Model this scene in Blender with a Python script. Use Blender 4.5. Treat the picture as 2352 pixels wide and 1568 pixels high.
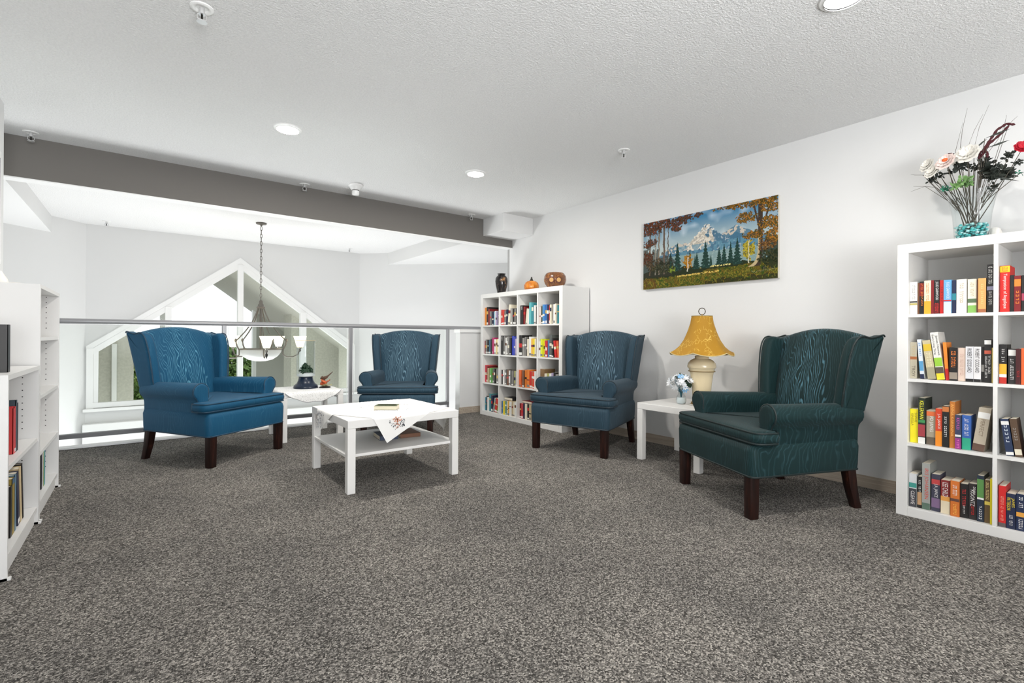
import bpy, bmesh, math, random
import numpy as np
from mathutils import Vector, Matrix
PI = math.pi
rnd = random.Random(7)
for o in list(bpy.data.objects): bpy.data.objects.remove(o)
scene = bpy.context.scene
COL = scene.collection

# ---------------------------------------------------------------- camera
F, CX, CY, HY = 1120., 1176., 784., 772.3
ROLL, YAW, H = math.radians(.35), math.atan(851 / 1120.), .97
cd = bpy.data.cameras.new('camera'); cam = bpy.data.objects.new('camera', cd); COL.objects.link(cam)
cd.sensor_width = 36.; cd.lens = 36. * F / 2352.; cd.shift_y = -(CY - HY) / 2352.; cd.clip_start = .02; cd.clip_end = 200
cam.matrix_world = (Matrix.Translation((0, 0, H)) @ Matrix.Rotation(-YAW, 4, 'Z') @ Matrix.Rotation(PI / 2, 4, 'X')
                    @ Matrix.Rotation(ROLL, 4, 'Z'))
scene.camera = cam
FW = np.array([math.sin(YAW), math.cos(YAW), 0.]); RT = np.array([math.cos(YAW), -math.sin(YAW), 0.]); UP = np.array([0, 0, 1.])
CP = np.array([0, 0, H])
def ray(px, py):
    a, b = px - CX, py - CY; c, s = math.cos(ROLL), math.sin(ROLL)
    return FW * F + RT * (a * c + b * s) - UP * (-a * s + b * c - (HY - CY))
def gz(px, py, z=0.):
    d = ray(px, py); return CP + d * ((z - H) / d[2])
def gx(px, py, x):
    d = ray(px, py); return CP + d * (x / d[0])
def gy(px, py, y):
    d = ray(px, py); return CP + d * (y / d[1])

# ---------------------------------------------------------------- world, lights, exposure
w = bpy.data.worlds.new('overcast_sky'); scene.world = w; w.use_nodes = True
bg = w.node_tree.nodes['Background']; bg.inputs[0].default_value = (.93, .96, 1, 1); bg.inputs[1].default_value = 1.25
scene.view_settings.view_transform = 'Standard'; scene.view_settings.look = 'None'
scene.view_settings.gamma = 1; scene.view_settings.use_curve_mapping = False
scene.view_settings.exposure = 0.2
def area(name, loc, rot, sx, sy, power, color=(1, 1, 1), shape='RECTANGLE', spread=PI):
    l = bpy.data.lights.new(name, 'AREA'); l.shape = shape; l.size = sx; l.size_y = sy; l.energy = power; l.color = color; l.spread = spread
    o = bpy.data.objects.new(name, l); COL.objects.link(o); o.location = loc; o.rotation_euler = rot; return o
area('rear_fill_light', (.35, -2.45, 1.0), (math.radians(138), 0, 0), 1.9, 1.5, 190, (.98, .99, 1), 'RECTANGLE', math.radians(150))  # added fill lamp behind the camera, tilted up to brighten the ceiling
area('atrium_fill_light', (1.2, 8.2, -1.5), (math.radians(-125), 0, 0), 3.2, 2.0, 265, (.97, .99, 1))  # unseen lamp added in the lower hall to brighten the atrium
LED = [(.80, 3.635), (2.327, 3.605), (2.335, .79)]
for x, y in LED:
    area('led_light', (x, y, 2.391), (0, 0, 0), .145, .145, 24 if y > 2 else 20, (1, .96, .90), 'DISK')

# ---------------------------------------------------------------- materials
MATS = {}
def M(name, color=(.8, .8, .8), rough=.5, metal=0., spec=.5, sheen=0., trans=0., emit=None, es=0., build=None, coat=0.):
    if name in MATS: return MATS[name]
    m = bpy.data.materials.new(name); m.use_nodes = True; nt = m.node_tree; b = nt.nodes['Principled BSDF']
    b.inputs['Base Color'].default_value = (*color, 1); b.inputs['Roughness'].default_value = rough
    b.inputs['Metallic'].default_value = metal; b.inputs['Specular IOR Level'].default_value = spec
    b.inputs['Sheen Weight'].default_value = sheen; b.inputs['Transmission Weight'].default_value = trans
    b.inputs['Coat Weight'].default_value = coat
    if emit: b.inputs['Emission Color'].default_value = (*emit, 1); b.inputs['Emission Strength'].default_value = es
    if build: build(nt, b)
    MATS[name] = m; return m
def nd(nt, t, **kw):
    n = nt.nodes.new(t)
    for k, v in kw.items():
        if k in n.inputs: n.inputs[k].default_value = v
        else: setattr(n, k, v)
    return n
def ramp(nt, fac, stops, interp='LINEAR'):
    r = nt.nodes.new('ShaderNodeValToRGB'); r.color_ramp.interpolation = interp; e = r.color_ramp.elements
    while len(e) < len(stops): e.new(.5)
    for i, (p, c) in enumerate(stops): e[i].position = p; e[i].color = (*c, 1) if len(c) == 3 else c
    nt.links.new(fac, r.inputs[0]); return r
def coords(nt, scale=(1, 1, 1), kind='Object'):
    tc = nt.nodes.new('ShaderNodeTexCoord'); mp = nt.nodes.new('ShaderNodeMapping'); mp.inputs['Scale'].default_value = scale
    nt.links.new(tc.outputs[kind], mp.inputs[0]); return mp.outputs[0]
def noise(nt, vec, scale, detail=2, rough=.5):
    n = nd(nt, 'ShaderNodeTexNoise'); n.inputs['Scale'].default_value = scale; n.inputs['Detail'].default_value = detail
    n.inputs['Roughness'].default_value = rough; nt.links.new(vec, n.inputs['Vector']); return n.outputs[0]
def bump(nt, b, h, strength, dist):
    n = nd(nt, 'ShaderNodeBump'); n.inputs['Strength'].default_value = strength; n.inputs['Distance'].default_value = dist
    nt.links.new(h, n.inputs['Height']); nt.links.new(n.outputs[0], b.inputs['Normal'])

def b_wall(nt, b):
    v = coords(nt); n = noise(nt, v, 55, 3); bump(nt, b, n, .12, .003)
def b_ceil(nt, b):
    v = coords(nt); n = noise(nt, v, 90, 4, .65); r = ramp(nt, n, [(.38, (0, 0, 0)), (.66, (1, 1, 1))])
    bump(nt, b, r.outputs[0], .7, .006)
    c = ramp(nt, n, [(.3, (.78, .78, .775)), (.6, (.86, .86, .855))]); nt.links.new(c.outputs[0], b.inputs['Base Color'])
def b_carpet(nt, b):
    v = coords(nt); vo = nd(nt, 'ShaderNodeTexVoronoi'); vo.inputs['Scale'].default_value = 210; nt.links.new(v, vo.inputs['Vector'])
    sp = nt.nodes.new('ShaderNodeSeparateColor'); nt.links.new(vo.outputs['Color'], sp.inputs[0])
    r = ramp(nt, sp.outputs[0], [(0, (.042, .039, .036)), (.35, (.115, .108, .10)), (.7, (.24, .225, .207)), (1, (.48, .45, .41))])
    big = noise(nt, v, 1.6, 3, .6); br = ramp(nt, big, [(.35, (.80, .80, .80)), (.65, (1.08, 1.07, 1.05))])
    mx = nd(nt, 'ShaderNodeMix', data_type='RGBA', blend_type='MULTIPLY'); mx.inputs[0].default_value = 1
    nt.links.new(r.outputs[0], mx.inputs[6]); nt.links.new(br.outputs[0], mx.inputs[7]); nt.links.new(mx.outputs[2], b.inputs['Base Color'])
    bump(nt, b, vo.outputs['Distance'], 1., -.006)
def b_moire(base, lite, k=1.):
    def f(nt, b):
        tc = nt.nodes.new('ShaderNodeTexCoord'); sx = nt.nodes.new('ShaderNodeSeparateXYZ'); nt.links.new(tc.outputs['Object'], sx.inputs[0])
        def mth(op, a, c=None):
            n = nd(nt, 'ShaderNodeMath', operation=op)
            for i, q in enumerate((a, c)):
                if q is None: continue
                if isinstance(q, (int, float)): n.inputs[i].default_value = q
                else: nt.links.new(q, n.inputs[i])
            return n.outputs[0]
        xa = mth('ADD', sx.outputs[0], mth('MULTIPLY', sx.outputs[1], .55))
        v1 = coords(nt, (8, 5, 2.6)); n1 = noise(nt, v1, 1.0, 2.5, .55)
        fld = mth('ADD', mth('MULTIPLY', xa, 68), mth('MULTIPLY', n1, 11))
        s = mth('SINE', mth('MULTIPLY', fld, 2 * PI))
        v2 = coords(nt, (60, 60, 12)); n2 = noise(nt, v2, 1., 3)
        line = ramp(nt, s, [(.45, (0, 0, 0)), (.97, (1, 1, 1))])
        v3 = coords(nt, (7, 5, 1.4)); n3 = noise(nt, v3, 1., 2); patch = ramp(nt, n3, [(.40, (.12,) * 3), (.62, (1,) * 3)])
        thr = ramp(nt, n2, [(.35, (.4,) * 3), (.65, (1,) * 3)])
        fac = mth('MULTIPLY', mth('MULTIPLY', line.outputs[0], patch.outputs[0]), thr.outputs[0])
        fac = mth('MULTIPLY', fac, .62 * k)
        mx = nd(nt, 'ShaderNodeMix', data_type='RGBA'); nt.links.new(fac, mx.inputs[0])
        mx.inputs[6].default_value = (*base, 1); mx.inputs[7].default_value = (*lite, 1); nt.links.new(mx.outputs[2], b.inputs['Base Color'])
        bump(nt, b, n2, .15, .002)
    return f
def b_wood(nt, b):
    v = coords(nt, (30, 30, 3)); n = noise(nt, v, 1.5, 4, .6)
    r = ramp(nt, n, [(.35, (.008, .0035, .003)), (.6, (.022, .007, .005)), (.78, (.10, .032, .018))]); nt.links.new(r.outputs[0], b.inputs['Base Color'])
def b_basewood(nt, b):
    v = coords(nt, (40, 1.5, 40)); n = noise(nt, v, 1.5, 4, .6)
    r = ramp(nt, n, [(.3, (.33, .27, .21)), (.7, (.50, .43, .35))]); nt.links.new(r.outputs[0], b.inputs['Base Color'])
def b_thin(tint, refl=.08):
    def f(nt, b):
        out = nt.nodes['Material Output']; tr = nt.nodes.new('ShaderNodeBsdfTransparent'); tr.inputs[0].default_value = (*tint, 1)
        gl = nt.nodes.new('ShaderNodeBsdfGlossy'); gl.inputs['Roughness'].default_value = .02
        fr = nt.nodes.new('ShaderNodeLayerWeight'); fr.inputs[0].default_value = .5; pw = nd(nt, 'ShaderNodeMath', operation='POWER'); nt.links.new(fr.outputs['Facing'], pw.inputs[0]); pw.inputs[1].default_value = 3.5
        mm = nd(nt, 'ShaderNodeMath', operation='MULTIPLY_ADD'); nt.links.new(pw.outputs[0], mm.inputs[0]); mm.inputs[1].default_value = refl * 7; mm.inputs[2].default_value = refl * .12 if refl > .1 else .001
        mx = nt.nodes.new('ShaderNodeMixShader'); nt.links.new(mm.outputs[0], mx.inputs[0]); nt.links.new(tr.outputs[0], mx.inputs[1])
        nt.links.new(gl.outputs[0], mx.inputs[2]); nt.links.new(mx.outputs[0], out.inputs[0]); nt.nodes.remove(b)
    return f
def b_stucco(nt, b):
    v = coords(nt); n = noise(nt, v, 30, 3); r = ramp(nt, n, [(.3, (.50, .49, .43)), (.7, (.60, .59, .52))])
    nt.links.new(r.outputs[0], b.inputs['Base Color'])
def b_soffit(nt, b):
    tc = coords(nt, (1, 1, 1)); wv = nd(nt, 'ShaderNodeTexWave', bands_direction='Y'); wv.inputs['Scale'].default_value = 3.2; nt.links.new(tc, wv.inputs['Vector'])
    r = ramp(nt, wv.outputs[1], [(0, (.42, .41, .36)), (.12, (.55, .54, .48)), (1, (.58, .57, .51))]); nt.links.new(r.outputs[0], b.inputs['Base Color'])
def b_shade(nt, b):
    v = coords(nt, (1, 1, .5)); vo = nd(nt, 'ShaderNodeTexVoronoi', feature='DISTANCE_TO_EDGE'); vo.inputs['Scale'].default_value = 44; nt.links.new(v, vo.inputs['Vector'])
    n = noise(nt, coords(nt), 14, 2); rr = ramp(nt, n, [(.48, (0,) * 3), (.56, (1,) * 3)])
    r = ramp(nt, vo.outputs[0], [(.02, (1,) * 3), (.05, (0,) * 3)])
    mu = nd(nt, 'ShaderNodeMath', operation='MULTIPLY'); nt.links.new(rr.outputs[0], mu.inputs[0]); nt.links.new(r.outputs[0], mu.inputs[1])
    mx = nd(nt, 'ShaderNodeMix', data_type='RGBA'); nt.links.new(mu.outputs[0], mx.inputs[0])
    mx.inputs[6].default_value = (.40, .20, .008, 1); mx.inputs[7].default_value = (.64, .42, .08, 1); nt.links.new(mx.outputs[2], b.inputs['Base Color'])
def b_attr(nt, b):
    a = nd(nt, 'ShaderNodeVertexColor', layer_name='paint'); nt.links.new(a.outputs[0], b.inputs['Base Color'])
    n = noise(nt, coords(nt), 160, 3); bump(nt, b, n, .25, .002)
def b_vase_black(nt, b):
    v = coords(nt, (14, 14, 9)); n = noise(nt, v, 1.2, 3, .6)
    r = ramp(nt, n, [(.50, (.012, .010, .010)), (.60, (.05, .035, .03)), (.68, (.42, .20, .06)), (.74, (.20, .16, .15))]); nt.links.new(r.outputs[0], b.inputs['Base Color'])
def b_bowl_brown(nt, b):
    v = coords(nt, (1, 1, 1)); vo = nd(nt, 'ShaderNodeTexVoronoi'); vo.inputs['Scale'].default_value = 17; nt.links.new(v, vo.inputs['Vector'])
    r = ramp(nt, vo.outputs['Distance'], [(.10, (.30, .12, .03)), (.30, (.24, .09, .025)), (.36, (.08, .02, .01)), (.46, (.22, .08, .02)), (.8, (.12, .05, .02))])
    nt.links.new(r.outputs[0], b.inputs['Base Color'])
def b_lace(nt, b):
    v = coords(nt); vo = nd(nt, 'ShaderNodeTexVoronoi', feature='DISTANCE_TO_EDGE'); vo.inputs['Scale'].default_value = 60; nt.links.new(v, vo.inputs['Vector'])
    r = ramp(nt, vo.outputs[0], [(.05, (.80, .80, .79)), (.3, (.62, .62, .61))]); nt.links.new(r.outputs[0], b.inputs['Base Color'])
    bump(nt, b, vo.outputs[0], .4, -.002)
def b_pumpkin(nt, b):
    v = coords(nt); n = noise(nt, v, 20, 2); r = ramp(nt, n, [(.3, (.42, .10, .006)), (.7, (.78, .28, .02))]); nt.links.new(r.outputs[0], b.inputs['Base Color'])
def b_foliage(nt, b):
    oi = coords(nt); n = noise(nt, oi, 4, 3); r = ramp(nt, n, [(.3, (.03, .07, .015)), (.55, (.14, .24, .05)), (.75, (.42, .50, .16))]); nt.links.new(r.outputs[0], b.inputs['Base Color'])

wallm = M('white_wall_paint', (.70, .70, .695), .85, build=b_wall)
ceilm = M('stippled_ceiling', (.86, .86, .855), .9, build=b_ceil)
carpet = M('grey_loop_carpet', rough=.95, spec=.1, build=b_carpet)
greyp = M('dark_grey_paint', (.150, .141, .130), .8)
whitep = M('white_gloss_paint', (.82, .82, .81), .4)
lam = M('white_laminate', (.74, .73, .71), .38)
lamg = M('white_laminate_shelf', (.70, .695, .685), .45)
alu = M('grey_painted_metal', (.30, .30, .31), .35, .25)
track = M('grey_track_metal', (.17, .17, .175), .45, .3)
glass = M('clear_panel_glass', build=b_thin((.97, .985, .975), .03))
vglass = M('clear_vase_glass', build=b_thin((.90, .93, .93), .14))
wood = M('dark_mahogany', rough=.4, spec=.25, build=b_wood)
basew = M('taupe_baseboard', rough=.5, build=b_basewood)
stucco = M('beige_stucco', rough=.9, build=b_stucco)
soff = M('beige_soffit', rough=.8, build=b_soffit)
nickel = M('brushed_nickel', (.17, .155, .135), .35, .6)
blackm = M('black_metal', (.02, .018, .016), .4, .6)
pagem = M('paper_pages', (.72, .66, .54), .9)
def cmat(rgb, rough=.45):
    k = 'cover_%02x%02x%02x' % tuple(int(max(0, min(1, c)) * 255) for c in rgb)
    return M(k, rgb, rough)

# ---------------------------------------------------------------- mesh helpers
def link(name, me, mat=None, parent=None, loc=(0, 0, 0), rot=(0, 0, 0)):
    o = bpy.data.objects.new(name, me); COL.objects.link(o); o.location = loc; o.rotation_euler = rot
    if mat is not None and me is not None and len(me.materials) == 0: me.materials.append(mat)
    if parent: o.parent = parent
    return o
def mesh(verts, faces, smooth=None):
    me = bpy.data.meshes.new('m'); me.from_pydata([tuple(v) for v in verts], [], faces); me.validate(); me.update()
    if smooth is not None:
        for p in me.polygons: p.use_smooth = True
        me.set_sharp_from_angle(angle=math.radians(smooth))
    return me
class MB:
    def __init__(s): s.v = []; s.f = []
    def add(s, v, f):
        n = len(s.v); s.v += [tuple(q) for q in v]; s.f += [tuple(i + n for i in g) for g in f]; return s
    def box(s, x0, x1, y0, y1, z0, z1):
        return s.add([(x0, y0, z0), (x1, y0, z0), (x1, y1, z0), (x0, y1, z0), (x0, y0, z1), (x1, y0, z1), (x1, y1, z1), (x0, y1, z1)],
                     [(0, 3, 2, 1), (4, 5, 6, 7), (0, 1, 5, 4), (1, 2, 6, 5), (2, 3, 7, 6), (3, 0, 4, 7)])
    def bbox(s, x0, x1, y0, y1, z0, z1, bev=.004, seg=2):
        bm = bmesh.new(); bmesh.ops.create_cube(bm, size=1)
        for v in bm.verts: v.co = Vector(((x0 + x1) / 2 + v.co.x * (x1 - x0), (y0 + y1) / 2 + v.co.y * (y1 - y0), (z0 + z1) / 2 + v.co.z * (z1 - z0)))
        bmesh.ops.bevel(bm, geom=list(bm.edges), offset=bev, segments=seg, affect='EDGES', profile=.5)
        bm.verts.index_update(); s.add([v.co[:] for v in bm.verts], [[v.index for v in f.verts] for f in bm.faces]); bm.free(); return s
    def loft(s, loops, cap=True, closed=True):
        n = len(loops[0]); b = len(s.v)
        for L in loops: s.v += [tuple(p) for p in L]
        for i in range(len(loops) - 1):
            for j in range(n if closed else n - 1):
                k = (j + 1) % n; s.f.append((b + i * n + j, b + i * n + k, b + (i + 1) * n + k, b + (i + 1) * n + j))
        if cap:
            s.f.append(tuple(b + j for j in range(n))[::-1]); s.f.append(tuple(b + (len(loops) - 1) * n + j for j in range(n)))
        return s
    def lathe(s, prof, n=32, c=(0, 0, 0), cap=True, rf=None):
        loops = []
        for r, z in prof:
            loops.append([(c[0] + r * (rf(a) if rf else 1) * math.cos(a), c[1] + r * (rf(a) if rf else 1) * math.sin(a), c[2] + z) for a in [2 * PI * i / n for i in range(n)]])
        return s.loft(loops, cap)
    def tube(s, pts, r, n=6, closed=False, cap=True):
        pts = [Vector(p) for p in pts]; m = len(pts); loops = []
        rr = r if isinstance(r, (list, tuple)) else [r] * m
        up = Vector((0, 0, 1))
        for i in range(m):
            if closed: t = pts[(i + 1) % m] - pts[i - 1]
            else: t = pts[min(i + 1, m - 1)] - pts[max(i - 1, 0)]
            if t.length < 1e-9: t = Vector((0, 0, 1))
            t.normalize(); ref = up if abs(t.dot(up)) < .97 else Vector((1, 0, 0)); a = t.cross(ref).normalized(); b = t.cross(a)
            if loops and (a - pa).length > 1.2: a = -a; b = -b
            pa = a
            loops.append([pts[i] + (a * math.cos(q) + b * math.sin(q)) * rr[i] for q in [2 * PI * k / n for k in range(n)]])
        if closed: loops.append(loops[0]); return s.loft(loops, False)
        return s.loft(loops, cap)
    def prism(s, poly, axis, a, b):
        def P(u, v, t): return (t, u, v) if axis == 'x' else (u, t, v) if axis == 'y' else (u, v, t)
        return s.loft([[P(u, v, a) for u, v in poly], [P(u, v, b) for u, v in poly]])
    def sphere(s, c, r, n=10, m=6, sc=(1, 1, 1)):
        prof = [(max(1e-4, math.sin(PI * i / m)) * r, -math.cos(PI * i / m) * r) for i in range(m + 1)]
        st = len(s.v); s.lathe(prof, n, (0, 0, 0))
        for i in range(st, len(s.v)): v = s.v[i]; s.v[i] = (c[0] + v[0] * sc[0], c[1] + v[1] * sc[1], c[2] + v[2] * sc[2])
        return s
    def build(s, name, mat=None, parent=None, loc=(0, 0, 0), rot=(0, 0, 0), smooth=None):
        me = mesh(s.v, s.f, smooth); bm = bmesh.new(); bm.from_mesh(me); bmesh.ops.recalc_face_normals(bm, faces=bm.faces); bm.to_mesh(me); bm.free()
        if smooth is not None:
            for p in me.polygons: p.use_smooth = True
            me.set_sharp_from_angle(angle=math.radians(smooth))
        return link(name, me, mat, parent, loc, rot)
def tag(o, label=None, cat=None, group=None, kind=None):
    if label: o['label'] = label
    if cat: o['category'] = cat
    if group: o['group'] = group
    if kind: o['kind'] = kind
    return o
def thing(name, label, cat, loc=(0, 0, 0), rz=0, group=None):
    o = bpy.data.objects.new(name, None); COL.objects.link(o); o.location = loc; o.rotation_euler = (0, 0, rz); o.empty_display_size = .1
    return tag(o, label, cat, group)
def copy_tree(o, parent=None):
    c = o.copy(); COL.objects.link(c); c.parent = parent
    for ch in list(o.children): copy_tree(ch, c)
    return c
def struct(name, mb, mat, label, smooth=None, cat=None):
    return tag(mb.build(name, mat, smooth=smooth), label, cat or name.split('_')[0], None, 'structure')
def rpoly(pts, r, n=5):
    out = []; m = len(pts)
    for i in range(m):
        p = Vector(pts[i]); a = Vector(pts[i - 1]) - p; b = Vector(pts[(i + 1) % m]) - p
        rr = min(r[i] if isinstance(r, (list, tuple)) else r, a.length * .49, b.length * .49); a.normalize(); b.normalize()
        s, e = p + a * rr, p + b * rr
        for k in range(n + 1):
            t = k / n; q = s * (1 - t) ** 2 + p * 2 * t * (1 - t) + e * t ** 2; out.append((q.x, q.y))
    return out
def inset(poly, d):
    out = []; m = len(poly); ar = sum(poly[i - 1][0] * poly[i][1] - poly[i][0] * poly[i - 1][1] for i in range(m)); sg = 1 if ar > 0 else -1
    for i in range(m):
        a = Vector(poly[i - 1]); b = Vector(poly[(i + 1) % m]); t = (b - a)
        if t.length < 1e-9: out.append(poly[i]); continue
        t.normalize(); out.append((poly[i][0] - t.y * d * sg, poly[i][1] + t.x * d * sg))
    return out

# ================================================================ the setting
XW = 3.774; ZC = 2.40; YB = 4.97; YR = 5.483; YWN = 8.4
struct('floor', MB().box(-.85, 5.0, -2.6, 5.57, -.25, 0), carpet, 'grey brown loop pile carpet over the loft floor')
struct('floor_lower', MB().box(-2.6, 5.1, 5.57, 8.6, -2.95, -2.8), M('lower_tile', (.55, .53, .50), .5), 'pale floor of the lower hall under the railing', cat='floor')
struct('ceiling', MB().box(-2.6, 5.1, -2.6, 8.6, ZC, ZC + .12), ceilm, 'white stippled ceiling with recessed lights')
struct('wall_right', MB().box(XW, XW + .12, -2.6, 5.03, 0, ZC), wallm, 'white wall behind the bookcases and painting')
struct('wall_left', MB().box(-.85, -.69, -2.6, 4.345, 0, ZC), wallm, 'white wall behind the low shelf units')
mb = MB(); mb.box(-.85, XW + .12, -2.7, -2.55, 0, .25); mb.box(-.85, XW + .12, -2.7, -2.55, 2.28, ZC); mb.box(-.85, -.6, -2.7, -2.55, .25, 2.28); mb.box(1.5, XW + .12, -2.7, -2.55, .25, 2.28)
struct('wall_rear', mb, wallm, 'white wall with wide opening added for light at the rear')  # opening made up so that light enters behind the camera
struct('trim_1', MB().box(-2.6, 5.1, YB, YB + .11, 2.10, ZC), greyp, 'dark grey painted beam under the ceiling at loft edge', cat='beam')
struct('trim_2', MB().bbox(3.325, XW, 4.56, YB + .0, 2.195, ZC + .002, .003), wallm, 'white boxed duct at end of the dark beam', cat='bulkhead')
struct('trim_3', MB().box(-2.6, 5.1, YB - .002, YB + .112, 2.092, 2.10), whitep, 'white strip under the dark grey beam', cat='trim')
struct('trim_9', MB().box(XW - .001, XW + .10, 5.03, 5.07, 1.06, 2.092), M('painted_shade_grey', (.36, .36, .355), .8), 'strip of painted grey shade at end of right wall', cat='trim')  # shade on the wall's return edge, put in as grey paint
# half wall at railing end
mb = MB().box(3.175, 4.6, 5.255, 5.36, 0, 1.015); struct('wall_low', mb, wallm, 'white half wall beside the far bookcase')
struct('trim_4', MB().bbox(3.160, 4.6, 5.235, 5.38, 1.015, 1.055, .004), whitep, 'white cap on the half wall', cat='trim')
def baseboard(name, x0, x1, y0, y1, horiz, label):
    m = MB()
    for k, (z0, z1, d) in enumerate([(0, .038, 1.), (.038, .062, .78), (.062, .076, .55)]):
        if horiz: m.box(x0, x1, y1 - (y1 - y0) * d, y1, z0, z1)
        else: m.box(x1 - (x1 - x0) * d, x1, y0, y1, z0, z1)
    struct(name, m, basew, label)
baseboard('baseboard_right', XW - .016, XW, -2.5, 5.03, False, 'taupe wooden baseboard along the right wall')
baseboard('baseboard_low', 3.165, 4.6, 5.239, 5.255, True, 'taupe wooden baseboard along the half wall')
# atrium walls
mb = MB()
WA, WZ, WS = (1.19, 2.06), .067, .755          # gable apex, bottom, slope
xl, xr = -.50, 2.88; zl = WA[1] - (WA[0] - xl) * WS
poly = [(-.58, -2.8), (-.58, ZC), (3.03, ZC), (3.03, -2.8)]
mb.add([(x, YWN, z) for x, z in [(-.58, .03), (xl, .03), (xl, zl), WA, (xr, zl), (xr, .03), (3.03, .03), (3.03, ZC), (WA[0], ZC), (-.58, ZC)]],
       [(0, 1, 2, 9), (9, 2, 3, 8), (8, 3, 4, 7), (7, 4, 5, 6)])
mb.add([(x, YWN + .12, z) for x, z in [(-.58, .03), (xl, .03), (xl, zl), WA, (xr, zl), (xr, .03), (3.03, .03), (3.03, ZC), (WA[0], ZC), (-.58, ZC)]],
       [(0, 1, 2, 9), (9, 2, 3, 8), (8, 3, 4, 7), (7, 4, 5, 6)])
mb.loft([[(x, y, z) for x, z in [(xl, .03), (xl, zl), WA, (xr, zl), (xr, .03)]] for y in (YWN, YWN + .12)], False, False)
mb.box(-.58, 3.03, YWN, YWN + .12, -.75, .03)
mb.box(-.58, .0, YWN, YWN + .12, -2.8, -.75); mb.box(2.4, 3.03, YWN, YWN + .12, -2.8, -.75)  # unseen gap left between these to let light into the atrium
struct('wall_back', mb, wallm, 'white atrium wall around the gable window')
def wallseg(name, a, b, z0, z1, label, t=.1):
    a = Vector(a); b = Vector(b); d = (b - a).normalized(); n = Vector((-d.y, d.x)) * t
    pts = [a, b, b + n, a + n]; struct(name, MB().loft([[(p.x, p.y, z) for p in pts] for z in (z0, z1)]), wallm, label)
wallseg('wall_atrium_left', (-2.4, 6.58), (-.58, 8.4), -2.8, ZC, 'angled white atrium wall beyond the left of railing')
wallseg('wall_atrium_right', (3.03, 8.4), (4.9, 6.53), -2.8, ZC, 'angled white atrium wall above the half wall')
wallseg('wall_atrium_side', (-2.4, 4.2), (-2.4, 6.6), -2.8, ZC, 'white side wall of atrium behind left wall')
wallseg('wall_atrium_end', (4.9, 6.55), (4.9, 4.9), -2.8, ZC, 'white side wall of atrium past right wall')
wallseg('wall_return_left', (-2.4, 4.345), (-.85, 4.345), 0, ZC, 'short return of the left wall', -.12)
wallseg('wall_return_right', (XW + .12, 5.03), (4.95, 5.03), 0, ZC, 'short return of the right wall', -.12)
struct('trim_5', MB().box(-2.4, -.877, 5.08, 8.2, 2.2, ZC), wallm, 'white dropped soffit over left of atrium', cat='bulkhead')
struct('trim_6', MB().box(3.395, 4.9, 5.08, 8.2, 2.2, ZC), wallm, 'white dropped soffit over right of atrium', cat='bulkhead')
# ledges below the window
mb = MB(); mb.bbox(-.60, 3.05, YWN - .07, YWN, -.045, -.005, .006); mb.bbox(-.60, 3.05, YWN - .10, YWN, -.75, -.20, .006)
struct('trim_7', mb, whitep, 'white stepped ledge below the gable window', cat='trim')
# gable window: frame, mullions, panes
win = tag(MB().bbox(xl - .06, xr + .06, YWN - .03, YWN + .06, .0, .067, .004).build('window_1', whitep), 'white framed gable window with pointed top in the atrium', 'window', None, 'structure')
def gl(x): return WA[1] - abs(x - WA[0]) * WS
for s in (-1, 1):
    xe = xl if s < 0 else xr
    p = [(WA[0], WA[1]), (xe, gl(xe)), (xe, gl(xe) - .085), (WA[0], WA[1] - .085)]
    MB().prism(p, 'y', YWN - .02, YWN + .06).build('rake_frame', whitep, win)
    p = [(WA[0], WA[1] + .075), (xe + s * .07, gl(xe) + .075 - .05), (xe + s * .07, gl(xe) - .05), (WA[0], WA[1])]
    MB().prism(p, 'y', YWN - .025, YWN).build('casing', whitep, win)
    MB().bbox(xe - (0 if s < 0 else .05), xe + (.05 if s < 0 else 0), YWN - .017, YWN + .055, .06, gl(xe) - .01, .004).build('side_frame', whitep, win)
    MB().bbox(xe + (s * .07 if s < 0 else 0), xe + (s * .07 if s > 0 else 0), YWN - .028, YWN - .001, -.02, gl(xe) - .0, .004).build('casing', whitep, win)
for x, wd in ((.30, .075), (1.195, .075), (2.10, .09)):
    MB().bbox(x - wd / 2, x + wd / 2, YWN - .03, YWN + .07, .06, gl(x) - .03, .004).build('mullion', whitep, win)
xs = [xl, .30, 1.195, 2.10, xr]
for a, b in zip(xs, xs[1:]):
    MB().prism([(a, .06), (b, .06), (b, gl(b)), (a, gl(a))], 'y', YWN + .02, YWN + .03).build('pane', glass, win)

# porch outside
po = thing('porch', 'beige gabled entrance porch outside the gable window', 'porch', (0, 0, 0))
for s in (-1, 1):
    xe = 1.19 + s * 2.6
    p = [(1.19, 2.14), (xe, 2.14 - 2.6 * .755), (xe, 2.26 - 2.6 * .755), (1.19, 2.26)]
    MB().prism(p, 'y', 8.53, 12.7).build('roof_slope', soff, po)
MB().box(-1.3, -.10, 9.7, 10.3, -2.9, 1.22).build('pier', stucco, po)
MB().box(2.22, 4.0, 9.7, 10.3, -2.9, 1.40).build('pier', stucco, po)
MB().box(2.9, 3.5, 8.6, 9.1, -2.9, 1.0).build('pier', stucco, po)
MB().box(-1.3, -.62, 8.6, 9.1, -2.9, .75).build('pier', stucco, po)
MB().box(2.0, 2.07, 12.28, 12.45, -2.9, 1.55).build('post', whitep, po)
MB().box(2.06, 3.4, 12.32, 12.6, -2.9, 1.45).build('pier', M('pale_stucco', (.46, .46, .42), .9), po)
MB().box(-.36, -.30, 9.62, 9.68, -2.9, .82).build('post', whitep, po)
MB().box(.3, .42, 12.3, 12.45, -2.9, 1.45).build('post', whitep, po)
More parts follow.
